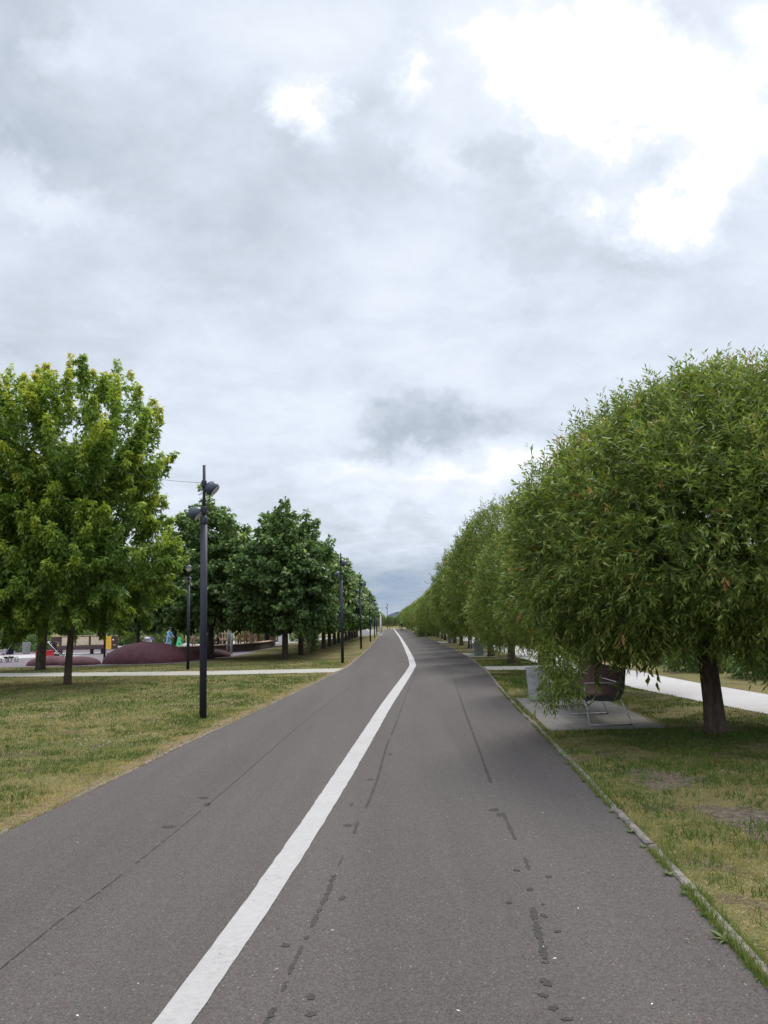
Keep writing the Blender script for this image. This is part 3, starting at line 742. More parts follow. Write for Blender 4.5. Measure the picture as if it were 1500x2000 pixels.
linden(0,-14.2,70,1.15,'linden behind the person dressed in blue','lindens at the edge of the playground',lA)
linden(1,-18.8,72,1.1,'linden rising behind the top of the largest mound','lindens at the edge of the playground',lB)
linden(0,-23.0,75,1.15,'linden behind the yellow play board','lindens at the edge of the playground',lA)
bgx=[(-58,96),(-52,90),(-46,95),(-41,88),(-36,94),(-31,90),(-27,97),(-23,92),(-19,96),(-15,100),(-11.5,104),(-8.5,110),(-64,88),(-38,70),(-33,78)]
for i,(x,y) in enumerate(bgx):
    linden(i,x,y,rr.uniform(.85,1.1),'dark green tree in the belt behind the playground','trees in the belt behind the playground')

# ---------------- shrubs
def shrub_proto(seed):
    rng=np.random.default_rng(seed); root=empty('shrub',(0,0,0))
    V,F,t,_=willow_crown(rng,[(.03,.7),(.3,1.0),(.7,.95),(1.1,.6),(1.35,.1)],700,9,.13,.045,.22,seed,'crown',.2,.3)
    np_mesh('foliage',V,F,M['linden'],t,root)
    b=MB()
    for i in range(6): b.tube([(0,0,0),(.15*math.cos(i),.15*math.sin(i),.4),(.4*math.cos(i),.4*math.sin(i),.8)],[.02,.015,.005],5)
    b.build('stem',M['bark2'],root); return root
sh=shrub_proto(91); first=True
SH=[(9.4,14.5,1.0),(9.9,17.5,1.15),(9.6,20.8,.9),(9.3,24,1.1),(9.9,27.5,1.2),(9.5,31.5,1.05),(9.8,36,1.2),(10,41,1.2),(9.7,47,1.2),(9.9,54,1.3),(11.5,22,1.5),(11.8,27,1.5),(11.6,33,1.6),(11.8,16,1.4)]
for x,y,s_ in SH:
    o=sh if first else copy_tree(sh); first=False
    o.location=(x,y,0); o.scale=(s_,s_,s_*rr.uniform(.75,1.0)); o.rotation_euler=(0,0,rr.uniform(0,6.28))
    tag(o,'low dark shrub beyond the pale path on the right','shrub','shrubs beyond the right-hand path')
o=copy_tree(sh); o.location=(4.75,93,0); o.scale=(1.5,1.5,1.35); tag(o,'rounded bush at the road edge under the far willows','shrub','bush under the far willows')
for x,y,s_ in [(-34,66,1.2),(-30,68,1.1),(-27.5,66,1.0),(-37,62,1.3),(-40,64,1.2)]:
    o=copy_tree(sh); o.location=(x,y,0); o.scale=(s_,s_,s_*.9); o.rotation_euler=(0,0,rr.uniform(0,6.28))
    tag(o,'low shrub on the grass behind the playground','shrub','shrubs behind the playground')
for i in range(24):
    o=copy_tree(sh); o.location=(-70+i*2.65+rr.uniform(-.5,.5),84+rr.uniform(-3,3),0); k_=rr.uniform(1.1,1.6); o.scale=(k_,k_,k_*rr.uniform(.8,1.05)); o.rotation_euler=(0,0,rr.uniform(0,6.28))
    tag(o,'tall dark bush in the dense belt behind the playground','shrub','bushes in the belt behind the playground')
# sapling with drooping leaves among the lindens
sp=empty('sapling',(-4.45,47.6,0),0,'thin drooping grey-green sapling between two linden trunks','sapling')
rng=np.random.default_rng(97)
V,F,t,_=willow_crown(rng,[(.12,.12),(.5,.30),(1.1,.30),(1.7,.2),(2.1,.05)],230,9,.13,.045,.22,97,'crown',.25,.4)
np_mesh('foliage',V,F,M['linden'],np.clip(t+.25,0,.9),sp)
MB().tube([(0,0,0),(.05,0,.8),(0,0,2.0)],[.03,.025,.008],6).build('stem',M['bark2'],sp)

# ------------------------------------------------------------------ grass (stuff)
def blades(P,h,w,tone,rng):
    n=len(P); a=rng.random(n)*2*PI; side=np.stack([np.cos(a),np.sin(a),np.zeros(n)],1)*w[:,None]*.5
    ln=rng.normal(size=(n,3))*.45; ln[:,2]=1; tip=P+unit(ln)*h[:,None]
    V=np.stack([P-side,P+side,tip],1).reshape(-1,3); return V,np.arange(3*n).reshape(n,3),tone
rng=np.random.default_rng(5)
def lawn_pts(n,y0,y1,side):
    y=y0*(y1/y0)**rng.random(n)
    if side<0:
        xe=edL(y)-.055; x=xe-(rng.random(n)**1.3)*np.clip(y*.75,4,16)
        ok=~((y>27.9+np.clip((-x-6.4),0,99)*.295)&(y<30.4+np.clip((-x-7),0,99)*.28)&(x>-40))
    else:
        xe=edR(y)+.08; x=xe+rng.random(n)*(pN(y)-xe)
        ok=~((x>2.3+.06*(y-12))&(x<4.15+.04*(y-12))&(y>12)&(y<16.95))&~((y>26.8-(x-3.3)*.4)&(y<29.25-(x-3.4)*.36))
        ok&=x<pN(y)-.01
    ok&=np.hypot(x-4.5,y-11.42)>.17+.12*rng.random(len(x))
    return x[ok],y[ok]
SOIL=[(2.95,6.6,.42,.55),(2.75,5.15,.40,.34),(3.55,5.7,.35,.3),(3.1,4.2,.3,.2),(2.75,8.4,.35,.5)]
rs_=random.Random(21); b=MB()
for (cx,cy,rx,ry) in SOIL:
    n_=40; k1,k2=rs_.uniform(0,6),rs_.uniform(0,6)
    b.add([(cx+rx*(1+.22*math.sin(3*a+k1)+.14*math.sin(7*a+k2)+rs_.uniform(-.08,.08))*math.cos(a),cy+ry*(1+.22*math.sin(3*a+k1)+.14*math.sin(7*a+k2)+rs_.uniform(-.08,.08))*math.sin(a),.003) for a in [2*PI*i/n_ for i in range(n_)]],[tuple(range(n_))])
M['bare']=simple('bare_soil',(.115,.088,.068),1,.5,14,bumpk=1.0,spec=.05)
tag(b.build('bare_soil',M['bare']),kind='structure')
yv=np.arange(4,40,.08); wv_=.10+.16*vnoise(np.stack([yv,yv*0],1),1.7,77)+.05*vnoise(np.stack([yv,yv*0],1),7,78)
strip('verge_soil',edL(yv)-.05-wv_,edL(yv)-.04,yv,.003,simple('verge_earth',(.15,.112,.078),1,.45,10,bumpk=1.0,spec=.05))
GV=[];GF=[];GT=[];no=0
def push(V,F,T):
    global no
    GV.append(V);GF.append(F+no);GT.append(T); no+=len(V)
for side,n,y0,y1 in ((-1,310000,3.2,38),(1,255000,2.6,34)):
    x,y=lawn_pts(n,y0,y1,side); Q=np.stack([x,y],1)
    patch=vnoise(Q,.55,2)*.55+vnoise(Q,1.7,3)*.45; fine=vnoise(Q,9,4)*.6+vnoise(Q,21,41)*.4
    if False: pass
    edge=(np.abs(x-(edL(y) if side<0 else edR(y))))
    dry=np.clip((patch-.44)*4,0,1)*.55+np.clip((fine-.38)*3.2,0,1)*.55-.16
    dry+= np.exp(-(edge/.38)**2)*(.75 if side<0 else .22)*(.5+fine)
    if side>0: dry-=.5*np.exp(-((x-4.2)**2+(y-11.0)**2)/9)
    dry+=rng.normal(0,.20,len(x))-(.16 if side>0 else .05)
    bare=vnoise(Q,1.1,8)*.6+vnoise(Q,3.1,9)*.4
    thin=np.maximum(np.clip((bare-.53)*8,0,.95)*(1.0 if side>0 else .65),np.clip((vnoise(Q,13,44)-.55)*5,0,.8))
    for (cx,cy,rx,ry) in SOIL:
        thin=np.maximum(thin,np.clip(1.35-np.hypot((x-cx)/rx,(y-cy)/ry)*(.75+.5*fine),0,.9))
    if side<0: thin=np.maximum(thin,np.clip(1.15-edge/.22*(.6+.8*fine),0,.85))
    keep=rng.random(len(x))>thin
    x,y,dry,fine,Q,edge,patch=[a[keep] for a in (x,y,dry,fine,Q,edge,patch)]
    tuft=vnoise(Q,2.6,15)*.5+vnoise(Q,8,16)*.5
    h=(.026+.042*rng.random(len(x)))*(.65+1.6*np.clip(tuft-.42,0,1)+(.5 if side>0 else .25)*np.exp(-(edge/.15)**2))
    w=(.0035+.004*rng.random(len(x)))*np.clip(y/7,.8,3.2)
    V,F,T=blades(np.stack([x,y,np.zeros(len(x))],1),h,w,np.clip(dry*.85+.12,0,1),rng); push(V,F,T)
# blades in the kerb joint, thick in places
y=2.8*(7.0)**rng.random(17000); j_=vnoise(np.stack([y,y*0],1),2.3,71); ok=rng.random(len(y))<np.clip((j_-.30)*3.2,0,1); y=y[ok]
x=edR(y)+rng.normal(-.004,.012,len(y)); over=rng.random(len(y))<.3; x=np.where(over,edR(y)+.060+rng.normal(0,.014,len(y)),x)
V,F,T=blades(np.stack([x,y,np.full(len(y),.004)],1),.014+.07*rng.random(len(y))**2,.004+.005*rng.random(len(y)),np.clip(.15+.5*rng.random(len(y)),0,1),rng); push(V,F,T)
y=6*(5.0)**rng.random(5000); x=edL(y)-.02+rng.normal(0,.014,len(y))
V,F,T=blades(np.stack([x,y,np.full(len(y),.004)],1),.012+.04*rng.random(len(y))**2,.006+.005*rng.random(len(y)),np.clip(.55+.4*rng.random(len(y)),0,1),rng); push(V,F,T)
# clover / broad-leaf tufts
for k in range(520):
    side=-1 if k%2 else 1
    y=float((5.5 if side<0 else 3.0)*(5.0)**rng.random()); 
    x=float(edL(y)-.3-rng.random()*6) if side<0 else float(edR(y)+.15+rng.random()*(pN(y)-edR(y)-.2))
    if side>0 and 11.8<y<17.1: continue
    if side<0 and y>26: continue
    n=46; a=rng.random(n)*2*PI; r_=.10*rng.random()**.5+.13*rng.random(n)
    P=np.stack([x+r_*np.cos(a),y+r_*np.sin(a),np.full(n,.004)],1); V,F,T=blades(P,.03+.05*rng.random(n),.008+.008*rng.random(n),np.clip(rng.normal(.18,.1,n),0,.5),rng); push(V,F,T)
for side,n,y0,y1 in ((-1,30000,5.5,26),(1,42000,2.8,22)):
    x,y=lawn_pts(n,y0,y1,side); n=len(x); a=rng.random(n)*2*PI; ln_=.02+.05*rng.random(n)
    P=np.stack([x,y,.004+.012*rng.random(n)],1); d=np.stack([np.cos(a)*ln_,np.sin(a)*ln_,.006*rng.random(n)],1); sd=np.stack([-np.sin(a),np.cos(a),np.zeros(n)],1)*(.0016+.0018*rng.random(n))[:,None]*np.clip(y/6,.8,2.5)[:,None]
    V=np.stack([P-sd,P+sd,P+d],1).reshape(-1,3); push(V,np.arange(3*n).reshape(n,3),np.clip(.62+.25*rng.normal(size=n),.2,1))
go=np_mesh('grass',np.concatenate(GV),np.concatenate(GF),M['grass'],np.concatenate(GT)); tag(go,'patchy short lawn grass with dry yellow areas','grass',kind='stuff')
# white clover heads on the left lawn
b=MB()
for k in range(45):
    y=12.3+rng.normal(0,.45); x=float(edL(y))-1.1+rng.normal(0,.45)
    b.ball((x,y,.045),.009,6,4)
tag(b.build('clover_flowers',M['clover']),'white clover flowers dotted over the left lawn','flowers',kind='stuff')

# litter on road and verge
x=[];y=[];t=[];L_=[]
for k in range(1900):
    q=rng.random()
    if k>900 and q<.5: yy=15.2+3.5*rng.random(); xx=float(edR(yy))+rng.normal(.10,.16); tt=.15+rng.random()*.5
    elif k>900: yy=8.3+4*rng.random(); xx=float(edR(yy))+rng.normal(.03,.12); tt=.1+rng.random()*.6
    elif q<.45: yy=3.4*(8)**rng.random(); xx=float(edR(yy))-abs(rng.normal(0,.22)); tt=rng.random()*.7
    elif q<.65: yy=6*(4)**rng.random(); xx=float(edL(yy))+rng.normal(-.10,.12); tt=.2+rng.random()*.6
    elif q<.80: yy=11+9*rng.random(); xx=float(edR(yy))-1.4*rng.random(); tt=rng.random()*.5
    else: yy=3.4*(6)**rng.random(); xx=float(edL(yy)+(edR(yy)-edL(yy))*rng.random()); tt=.7+.3*rng.random() if rng.random()<.6 else .1
    x.append(xx);y.append(yy);t.append(tt); L_.append(.007+.012*rng.random() if q<.8 else .008+.008*rng.random())
n=len(x); P=np.stack([np.array(x),np.array(y),.016+.01*rng.random(n)],1); a=rng.random(n)*2*PI; Dd=unit(np.stack([np.cos(a),np.sin(a),rng.normal(0,.1,n)],1))
V,F=leaf_quads(P,Dd,np.array(L_)*1.6,np.array(L_)*.55,rng,.15,np.tile(np.array([0,0,1.0]),(n,1)))
tag(np_mesh('fallen_leaves',V,F,M['litter'],np.array(t)),'dry fallen leaves and grit scattered on the road and kerbs','leaf litter',kind='stuff')

# weeds along the right kerb
n=14; a=np.arange(n)*2.4+rng.normal(0,.3,n); D_=unit(np.stack([np.cos(a),np.sin(a),.15+.5*rng.random(n)],1))
V,F=leaf_quads(np.zeros((n,3))-np.array([0,0,.004]),D_,.05+.06*rng.random(n),.014+.012*rng.random(n),rng,.2,np.tile(np.array([0,0,1.0]),(n,1)))
wd=np_mesh('kerb_weed',V,F,M['weed'],rng.random(n)*.9)
first=True
for yy,dx,s_ in [(3.9,.01,.9),(4.05,.03,.8),(4.28,-.02,1.15),(4.40,.02,.9),(4.62,-.02,.7),(4.95,-.02,1.2),(5.02,.03,1.1),(5.32,-.02,.8),(5.6,-.01,.7),(5.95,-.03,.8),(6.35,-.02,.9),(6.8,-.01,.8),(7.0,-.03,.7),(7.6,-.02,1.0),(7.75,.04,.8),(8.3,-.02,.8),(8.9,.0,1.1),(9.3,-.04,.9),(9.9,.02,1.0),(10.6,.0,1.1),(11.2,.03,1.2),(11.7,.05,1.2)]:
    o=wd if first else copy_tree(wd); first=False
    o.location=(float(edR(yy))+dx,yy,.008); s_*=rr.uniform(.5,.95); o.scale=(s_,s_*rr.uniform(.8,1.5),s_*.8); o.rotation_euler=(0,0,rr.uniform(0,6.28)); tag(o,'green weed tuft growing out of the right-hand kerb joint','weed','weeds along the right-hand kerb')

# ------------------------------------------------------------------ street lamps
def lamp_proto():
    root=empty('street_lamp',(0,0,0))
    MB().tube([(0,0,-.05),(0,0,3.55)],.066,14).build('pole',M['lamp'],root)
    MB().lathe([(.066,3.53),(.074,3.55),(.074,3.66),(.034,3.70)],n=14).build('collar',M['lamp'],root)
    MB().tube([(0,0,3.66),(0,0,4.66)],.029,10).build('upper_pole',M['lamp'],root)
    for x,z,sgn in ((.155,4.21,1),(-.155,3.74,-1)):
        ax=Vector((.74,-.02,-.67)).normalized()       # way the glass looks
        Mh=(-ax).to_track_quat('Z','Y').to_matrix().to_4x4()
        b=MB(); R=.138
        prof=[(R*math.cos(rad(-32+k*13)),R*math.sin(rad(-32+k*13))) for k in range(10)]+[(.006,R)]
        b.lathe(prof,(x,0,z),20,Mh)
        h=b.build('lamp_head',M['lamp_head'],root)
        c=Vector((x,0,z))+ax*(R*.535)
        MB().lathe([(.112,-.004),(.112,.004)],c,20,Mh,False).build('lens',M['lens'],h)
        b=MB(); zz=4.30 if sgn>0 else 3.80
        b.lathe([(.045,zz-.07),(.05,zz-.05),(.05,zz+.05),(.045,zz+.07)],n=12)
        b.tube([(0,0,zz-.02),(x*.75,0,z+.02)],.024,8)
        b.build('bracket',M['lamp'],root)
    return root
lp=lamp_proto()
LP=[(-3.37,14.9,'nearest dark lamp post with two round heads, left of the road'),(-1.92,34.6,'second lamp post from the camera along the left road edge'),(-1.73,53.4,'third lamp post from the camera along the left road edge'),
    (-1.52,73,'fourth lamp post from the camera along the left road edge'),(-1.42,92,'fifth lamp post from the camera along the left road edge'),(-1.40,110.3,'sixth lamp post from the camera along the left road edge'),
    (-7.91,32.3,'thin lamp post just left of the nearest one, beyond the pale cross path'),(-16.3,46.9,'lamp post rising from the playground left of the big mound'),(.15,225,'tiny lamp post standing out against the sky at the end of the road')]
for i,(x,y,lab) in enumerate(LP):
    o=lp if i==0 else copy_tree(lp)
    o.location=(x,y,0); tag(o,lab,'street lamp','street lamps')
    if i in (6,7): o.rotation_euler=(0,0,rad(-75)); o.scale=(.95,.95,.95)
    if i==8: o.scale=(1.2,1.2,1.55)
# cable from the nearest lamp into the maple
A_=Vector((-3.41,14.9,4.33)); B_=Vector((-8.7,24.0,6.75))
MB().tube([A_.lerp(B_,t)-Vector((0,0,.15*4*t*(1-t))) for t in [i/14 for i in range(15)]],.004,5).build('overhead_cable',M['lamp'])
tag(bpy.data.objects['overhead_cable'],'thin cable running from the nearest lamp post into the maple','cable')
# white post far down the left edge
wp_=empty('white_post',(-.85,109.3,0),0,'tall white leaning post at the far left edge of the road','post')
MB().tube([(0,0,0),(.0,0,1.6),(.02,0,2.5),(-.12,0,3.45)],[.10,.10,.085,.03],10).build('shaft',M['white'],wp_)
MB().lathe([(.16,0),(.16,.05),(.11,.08)],n=12).build('base_collar',M['white'],wp_)

# ------------------------------------------------------------------ bench on the pad
def bench(loc,rz,label,L=3.0):
    root=empty('park_bench',loc,rz,label,'bench','benches on the right verge')
    prof=[(0,.40),(.05,.425),(.20,.41),(.38,.40),(.48,.42),(.53,.50),(.56,.62),(.59,.84)]
    P=[Vector((x,0,z)) for x,z in prof]
    seat=MB(); back=MB()
    tt=[]
    for a,c in zip(P,P[1:]):
        d=(c-a); n=max(1,round(d.length/.062))
        for k in range(n): tt.append((a+d*((k+.5)/n),d.normalized()))
    for p,d in tt:
        ang=-math.atan2(d.z,d.x); Mm=Matrix.Rotation(ang,4,'Y')
        (seat if p.x<.47 else back).box((p.x,L/2,p.z),(.054,L-.06,.022),bev=.005,M=Mm)
    seat.build('seat',M['slat'],root); back.build('backrest',M['slat'],root)
    for y in (0.0,L):   # dark end profiles
        b=MB(); w=.035
        for i,(a,c) in enumerate(zip(P,P[1:])):
            d=c-a; ang=-math.atan2(d.z,d.x); m=(a+c)/2
            b.box((m.x,y,m.z-.005),(d.length+.028,.05+.002*(i%2),.07+.002*(i%2)),M=Matrix.Rotation(ang,4,'Y'))
        b.build('end_panel',M['bench_iron'],root)
    for y in (.02,L/2,L-.02):
        b=MB(); r=.013
        b.tube([(.0,y,.62),(.01,y,.30),(.045,y,.016),(.68,y,.016),(.60,y,.22),(.53,y,.38)],r,8)
        b.build('leg_frame',M['steel'],root)
    for y in (.02,L-.02):
        MB().tube([(.0,y,.61),(.02,y,.632),(.30,y,.632),(.57,y,.632)],.012,8).build('armrest',M['steel'],root)
    return root
bench((2.95,12.35,.012),rad(-1.5),'slatted brown bench with steel legs on the near concrete pad')

# ------------------------------------------------------------------ litter bins
def litter_bin(loc,label,s=1.0,rz=0):
    root=empty('litter_bin',loc,rz,label,'litter bin','concrete litter bins')
    root.scale=(s,s,s)
    MB().lathe([(.185,0),(.195,.012),(.20,.05),(.222,.35),(.24,.64),(.243,.67),(.235,.685),(.20,.685)],n=28).build('body',M['bin'],root)
    MB().lathe([(.195,.66),(.20,.692),(.185,.694),(.18,.67)],n=24).build('liner',M['liner'],root)
    return root
litter_bin((2.99,16.35,.012),'round grey concrete bin half hidden by willow leaves on the near pad',1.0)
litter_bin((4.25,37.9,.012),'grey concrete bin on the second pad under the willows',.98)
litter_bin((4.85,62.5,.0),'small far concrete bin between willow trunks',1.0)
poly('second_pad',[(3.62,36.6),(5.0,36.4),(5.15,41),(3.72,41.4)],.012,M['cross_path'])
poly('third_pad',[(3.95,61.3),(5.5,61),(5.6,66),(4.0,66)],.012,M['cross_path'])
bench((4.1,38.6,.012),rad(-1),'slatted bench behind the bin on the second pad',2.2)
litter_bin((-27.6,62.2,.01),'pale square-looking bin by the white path left of the playground',1.25)

# ------------------------------------------------------------------ playground
def mound(x,y,rx,ry,h,label,rz=0):
    rng=np.random.default_rng(int(abs(x*100)))
    b=MB(); prof=[]
    m=10
    for i in range(m+1):
        t=i/m; prof.append((max(math.cos(t*PI/2),.01)**.9,math.sin(t*PI/2)*(1-.06*math.cos(t*PI/2)) ))
    b.lathe([(1.0,-.05)]+prof,(0,0,0),36,Matrix.Diagonal((rx,ry,h,1)))
    o=b.build('rubber_mound',M['mound']); o.location=(x,y,0); o.rotation_euler=(0,0,rz)
    tag(o,label,'play mound','rubber mounds'); return o
mound(-11.95,40.5,2.15,1.9,1.0,'largest smooth maroon rubber mound of the playground')
mound(-10.15,42.6,.95,.9,.52,'small maroon mound at the right shoulder of the largest one')
mound(-9.55,45.2,.85,.8,.42,'small maroon mound just right of the nearest lamp post')
mound(-14.95,39.6,1.0,.9,.40,'low maroon mound between the slim maple trunk and the largest mound')
mound(-16.7,40.3,1.1,1.0,.46,'low maroon mound beside the red box')

# curved seating wall with pale top
WPTS=[(-15.5,50.3),(-14,50.6),(-12.6,51.1),(-11.4,51.9),(-10.3,53.0),(-9.5,54.6),(-9.1,57),(-9.0,60),(-9.05,63)]
sw=empty('seating_wall',(-11,52,0),0,'low curved dark brown seating wall with a pale wooden top','wall')
def ribbon(pts,w,z0,z1):
    b=MB(); n=len(pts); v=[]
    for i,p in enumerate(pts):
        a=Vector(pts[max(i-1,0)]); c=Vector(pts[min(i+1,n-1)]); t=(c-a).normalized(); q=Vector((-t.y,t.x))
        for s_ in (-1,1):
            for z in (z0,z1): v.append((p[0]+q.x*s_*w/2+11,p[1]+q.y*s_*w/2-52,z))
    f=[]
    for i in range(n-1):
        k=4*i; f+=[(k,k+1,k+5,k+4),(k+2,k+6,k+7,k+3),(k+1,k+3,k+7,k+5),(k,k+4,k+6,k+2)]
    f+=[(0,2,3,1),(4*n-4,4*n-3,4*n-1,4*n-2)]
    return b.add(v,f)
ribbon(WPTS,.45,0,.47).build('wall_body',M['dark_brown'],sw)
ribbon(WPTS,.55,.472,.53).build('wooden_top',M['wood'],sw)

def post(name,x,y,h,r,mat,label,cat='post',lean=0):
    root=empty(name,(x,y,0),0,label,cat)
    MB().tube([(0,0,-.02),(lean*.5,0,h*.5),(lean,0,h-.03)],r,10).build('shaft',mat,root)
    MB().lathe([(r*1.02,h-.04),(r*.9,h),(.01,h+.02)],(lean,0,0),10).build('cap',mat,root)
post('timber_post',-9.66,49.2,1.45,.085,M['grey_wood'],'weathered timber post in front of the seating wall',lean=.06)
post('metal_post',-9.40,49.0,1.58,.075,M['grey_metal'],'grey-green metal post beside the weathered timber post',lean=.04)

def frame(name,x,y,w,h,n,mat,label,deck=.7):
    root=empty(name,(x,y,0),0,label,'climbing frame','timber climbing frames')
    for i in range(n):
        for yy in (0,1.1):
            MB().box((w*i/(n-1),yy,h*(.8+.2*((i*7)%3)/2)/2),(.11,.11,h*(.8+.2*((i*7)%3)/2)),bev=.01).build('post',mat,root)
    b=MB()
    for z in (deck,deck+.45): b.box((w/2,-.062,z),(w-.02,.04,.09))
    b.build('rail',mat,root)
    MB().box((w/2,.55,deck-.1),(w-.12,.95,.06)).build('deck',M['wood'],root)
    return root
frame('climbing_tower',-13.9,66,1.6,1.35,4,M['wood'],'pale timber climbing frame right behind the nearest lamp post')
frame('climbing_tower',-12.3,67,1.6,2.1,4,M['orange_wood'],'orange-brown timber climbing frame behind the two posts',.9)
frame('climbing_tower',-10.9,64.5,.55,1.75,2,M['orange_wood'],'narrow orange-brown timber tower left of the climbing cube',.9)
cu=empty('climbing_cube',(-9.85,68,0),rad(12),'beige wooden climbing cube with dark square holes','play cube')
MB().box((0,0,.72),(.95,.95,1.42),bev=.03).build('body',M['beige'],cu)
for px,pz in ((-.25,.55),(.2,.85),(-.2,1.05),(.22,.4),(.22,1.25)): MB().box((px,-.476,pz),(.16,.012,.14)).build('hole_shade',M['dark_brown'],cu)  # dark plates on the face, painted as the shade inside the openings
cb_=empty('white_cabinet',(-10.2,80,0),0,'white and grey cabinet beside the first linden trunk','cabinet')
MB().box((0,0,.45),(1.0,.6,.9),bev=.02).build('body',M['pale'],cb_); MB().box((-.05,0,1.06),(.9,.7,.3),bev=.03).build('cover',M['white'],cb_)

# long play counter with panels
pc=empty('play_counter',(-21.7,57,0),0,'long dark brown play counter with beige panels under the maple','play counter')
MB().box((0,0,.46),(3.9,.7,.22),bev=.02).build('bench_board',M['dark_brown'],pc)
MB().box((0,.25,.90),(3.9,.08,.72),bev=.01).build('back_board',M['dark_brown'],pc)
for x in (-1.75,-1.2,1.0,1.75): MB().box((x,0,.175),(.09,.5,.35)).build('leg',M['dark_brown'],pc)
for x0,w in ((-.75,.9),(.25,.9),(1.35,1.0)): MB().box((x0,.198,.92),(w,.02,.58),bev=.005).build('beige_panel',M['beige'],pc)
MB().box((0,.25,1.285),(3.9,.16,.05)).build('top_rail',M['wood'],pc)
MB().box((-1.45,.198,.74),(.12,.02,.26)).build('yellow_tile',M['yellow'],pc)
MB().box((.4,-.2,.03),(4.4,.14,.06)).build('ground_rail',M['bench_iron'],pc)
ip=empty('activity_stand',(-19.0,56,0),0,'yellow and dark brown upright play panel beside the largest mound','play panel')
MB().box((-.21,0,.78),(.42,.06,.88),bev=.008).build('yellow_board',M['yellow'],ip)
MB().box((.22,0,.78),(.42,.06,.88),bev=.008).build('brown_board',M['dark_brown'],ip)
for x in (-.36,.36): MB().box((x,.04,.65),(.07,.016,1.3)).build('post',M['grey_metal'],ip)
b=MB()
for z,w in ((1.12,.06),(.98,.03),(.86,.10),(.72,.14),(.55,.16)): b.box((-.21,-.034,z),(w,.006,.018))
b.build('dark_marks',M['mark'],ip)
MB().box((.13,-.034,.98),(.10,.006,.10)).build('pale_sign',M['white'],ip); MB().box((.22,-.034,.62),(.16,.006,.03)).build('pale_strip',M['white'],ip)
rb=empty('red_box',(-19.45,46.2,0),rad(4),'bright red low box behind the darker maple trunk','box')
MB().box((0,0,.28),(.85,.5,.52),bev=.02).build('body',M['red'],rb); MB().box((0,0,.555),(.89,.54,.03),bev=.008).build('lid',M['red'],rb)

# strollers
def wheel(b,c,r,w=.03):
    n=20; ring=[(c[0]+r*math.cos(2*PI*i/n),c[1],c[2]+r*math.sin(2*PI*i/n)) for i in range(n+1)]
    b.tube(ring,w*.6,6,False)
def stroller(loc,rz,label,cloth,frame_m):
    root=empty('stroller',loc,rz,label,'stroller','strollers at the playground')
    for x,r in ((-.32,.13),(.36,.10)):
        for y in (-.24,.24):
            b=MB(); wheel(b,(x,y,r+.005),r); wl=b.build('wheel',M['rubber'],root)
            b=MB(); b.tube([(x,y-.02,r),(x,y+.02,r)],.035,8)
            for k in range(5): b.tube([(x,y,r),(x+r*math.cos(k*1.256),y,r+r*math.sin(k*1.256))],.008,4)
            b.build('spokes',M['steel'],wl)
    b=MB()
    for y in (-.23,.23):
        b.tube([(.36,y,.10),(.05,y,.48),(-.45,y,1.03)],.014,6); b.tube([(-.32,y,.13),(.05,y,.48)],.014,6)
    b.tube([(-.45,-.23,1.03),(-.47,0,1.04),(-.45,.23,1.03)],.018,6); b.build('frame',frame_m,root)
    b=MB(); b.prism([(.30,.40),(.34,.46),(.05,.50),(-.12,.92),(-.22,.90),(-.12,.42)],-.20,.20,'y'); b.build('seat',cloth,root)
    b=MB(); pts=[(-.16+.38*math.cos(t),.66+.38*math.sin(t)) for t in [PI*(.12+.62*k/8) for k in range(9)]]
    b.prism(pts+[(-.16+.35*math.cos(t),.66+.35*math.sin(t)) for t in [PI*(.12+.62*k/8) for k in range(8,-1,-1)]],-.21,.21,'y'); b.build('canopy',cloth,root)
    b=MB(); b.box((.0,0,.25),(.42,.38,.12),bev=.03); b.build('basket',M['black'],root)
    return root
stroller((-19.6,48.2,.01),rad(10),'black stroller with a light frame beside the red box',M['black'],M['white'])
stroller((-21.2,45.6,.01),rad(160),'dark stroller at the far left edge of the playground',M['navy'],M['steel'])
stroller((-17.75,61,.01),rad(60),'white and lilac stroller behind the top of the largest mound',M['lilac'],M['white'])
gw=empty('green_tent',(-16.45,64.2,0),rad(10),'small bright green wedge beside the person in blue','play tent')
MB().prism([(-.30,0.0),(.30,0.0),(.08,.98),(-.05,.98)],-.2,.2,'y').build('cloth',M['green'],gw)
MB().box((.06,-.202,.42),(.1,.006,.1)).build('dark_patch',M['bench_iron'],gw)

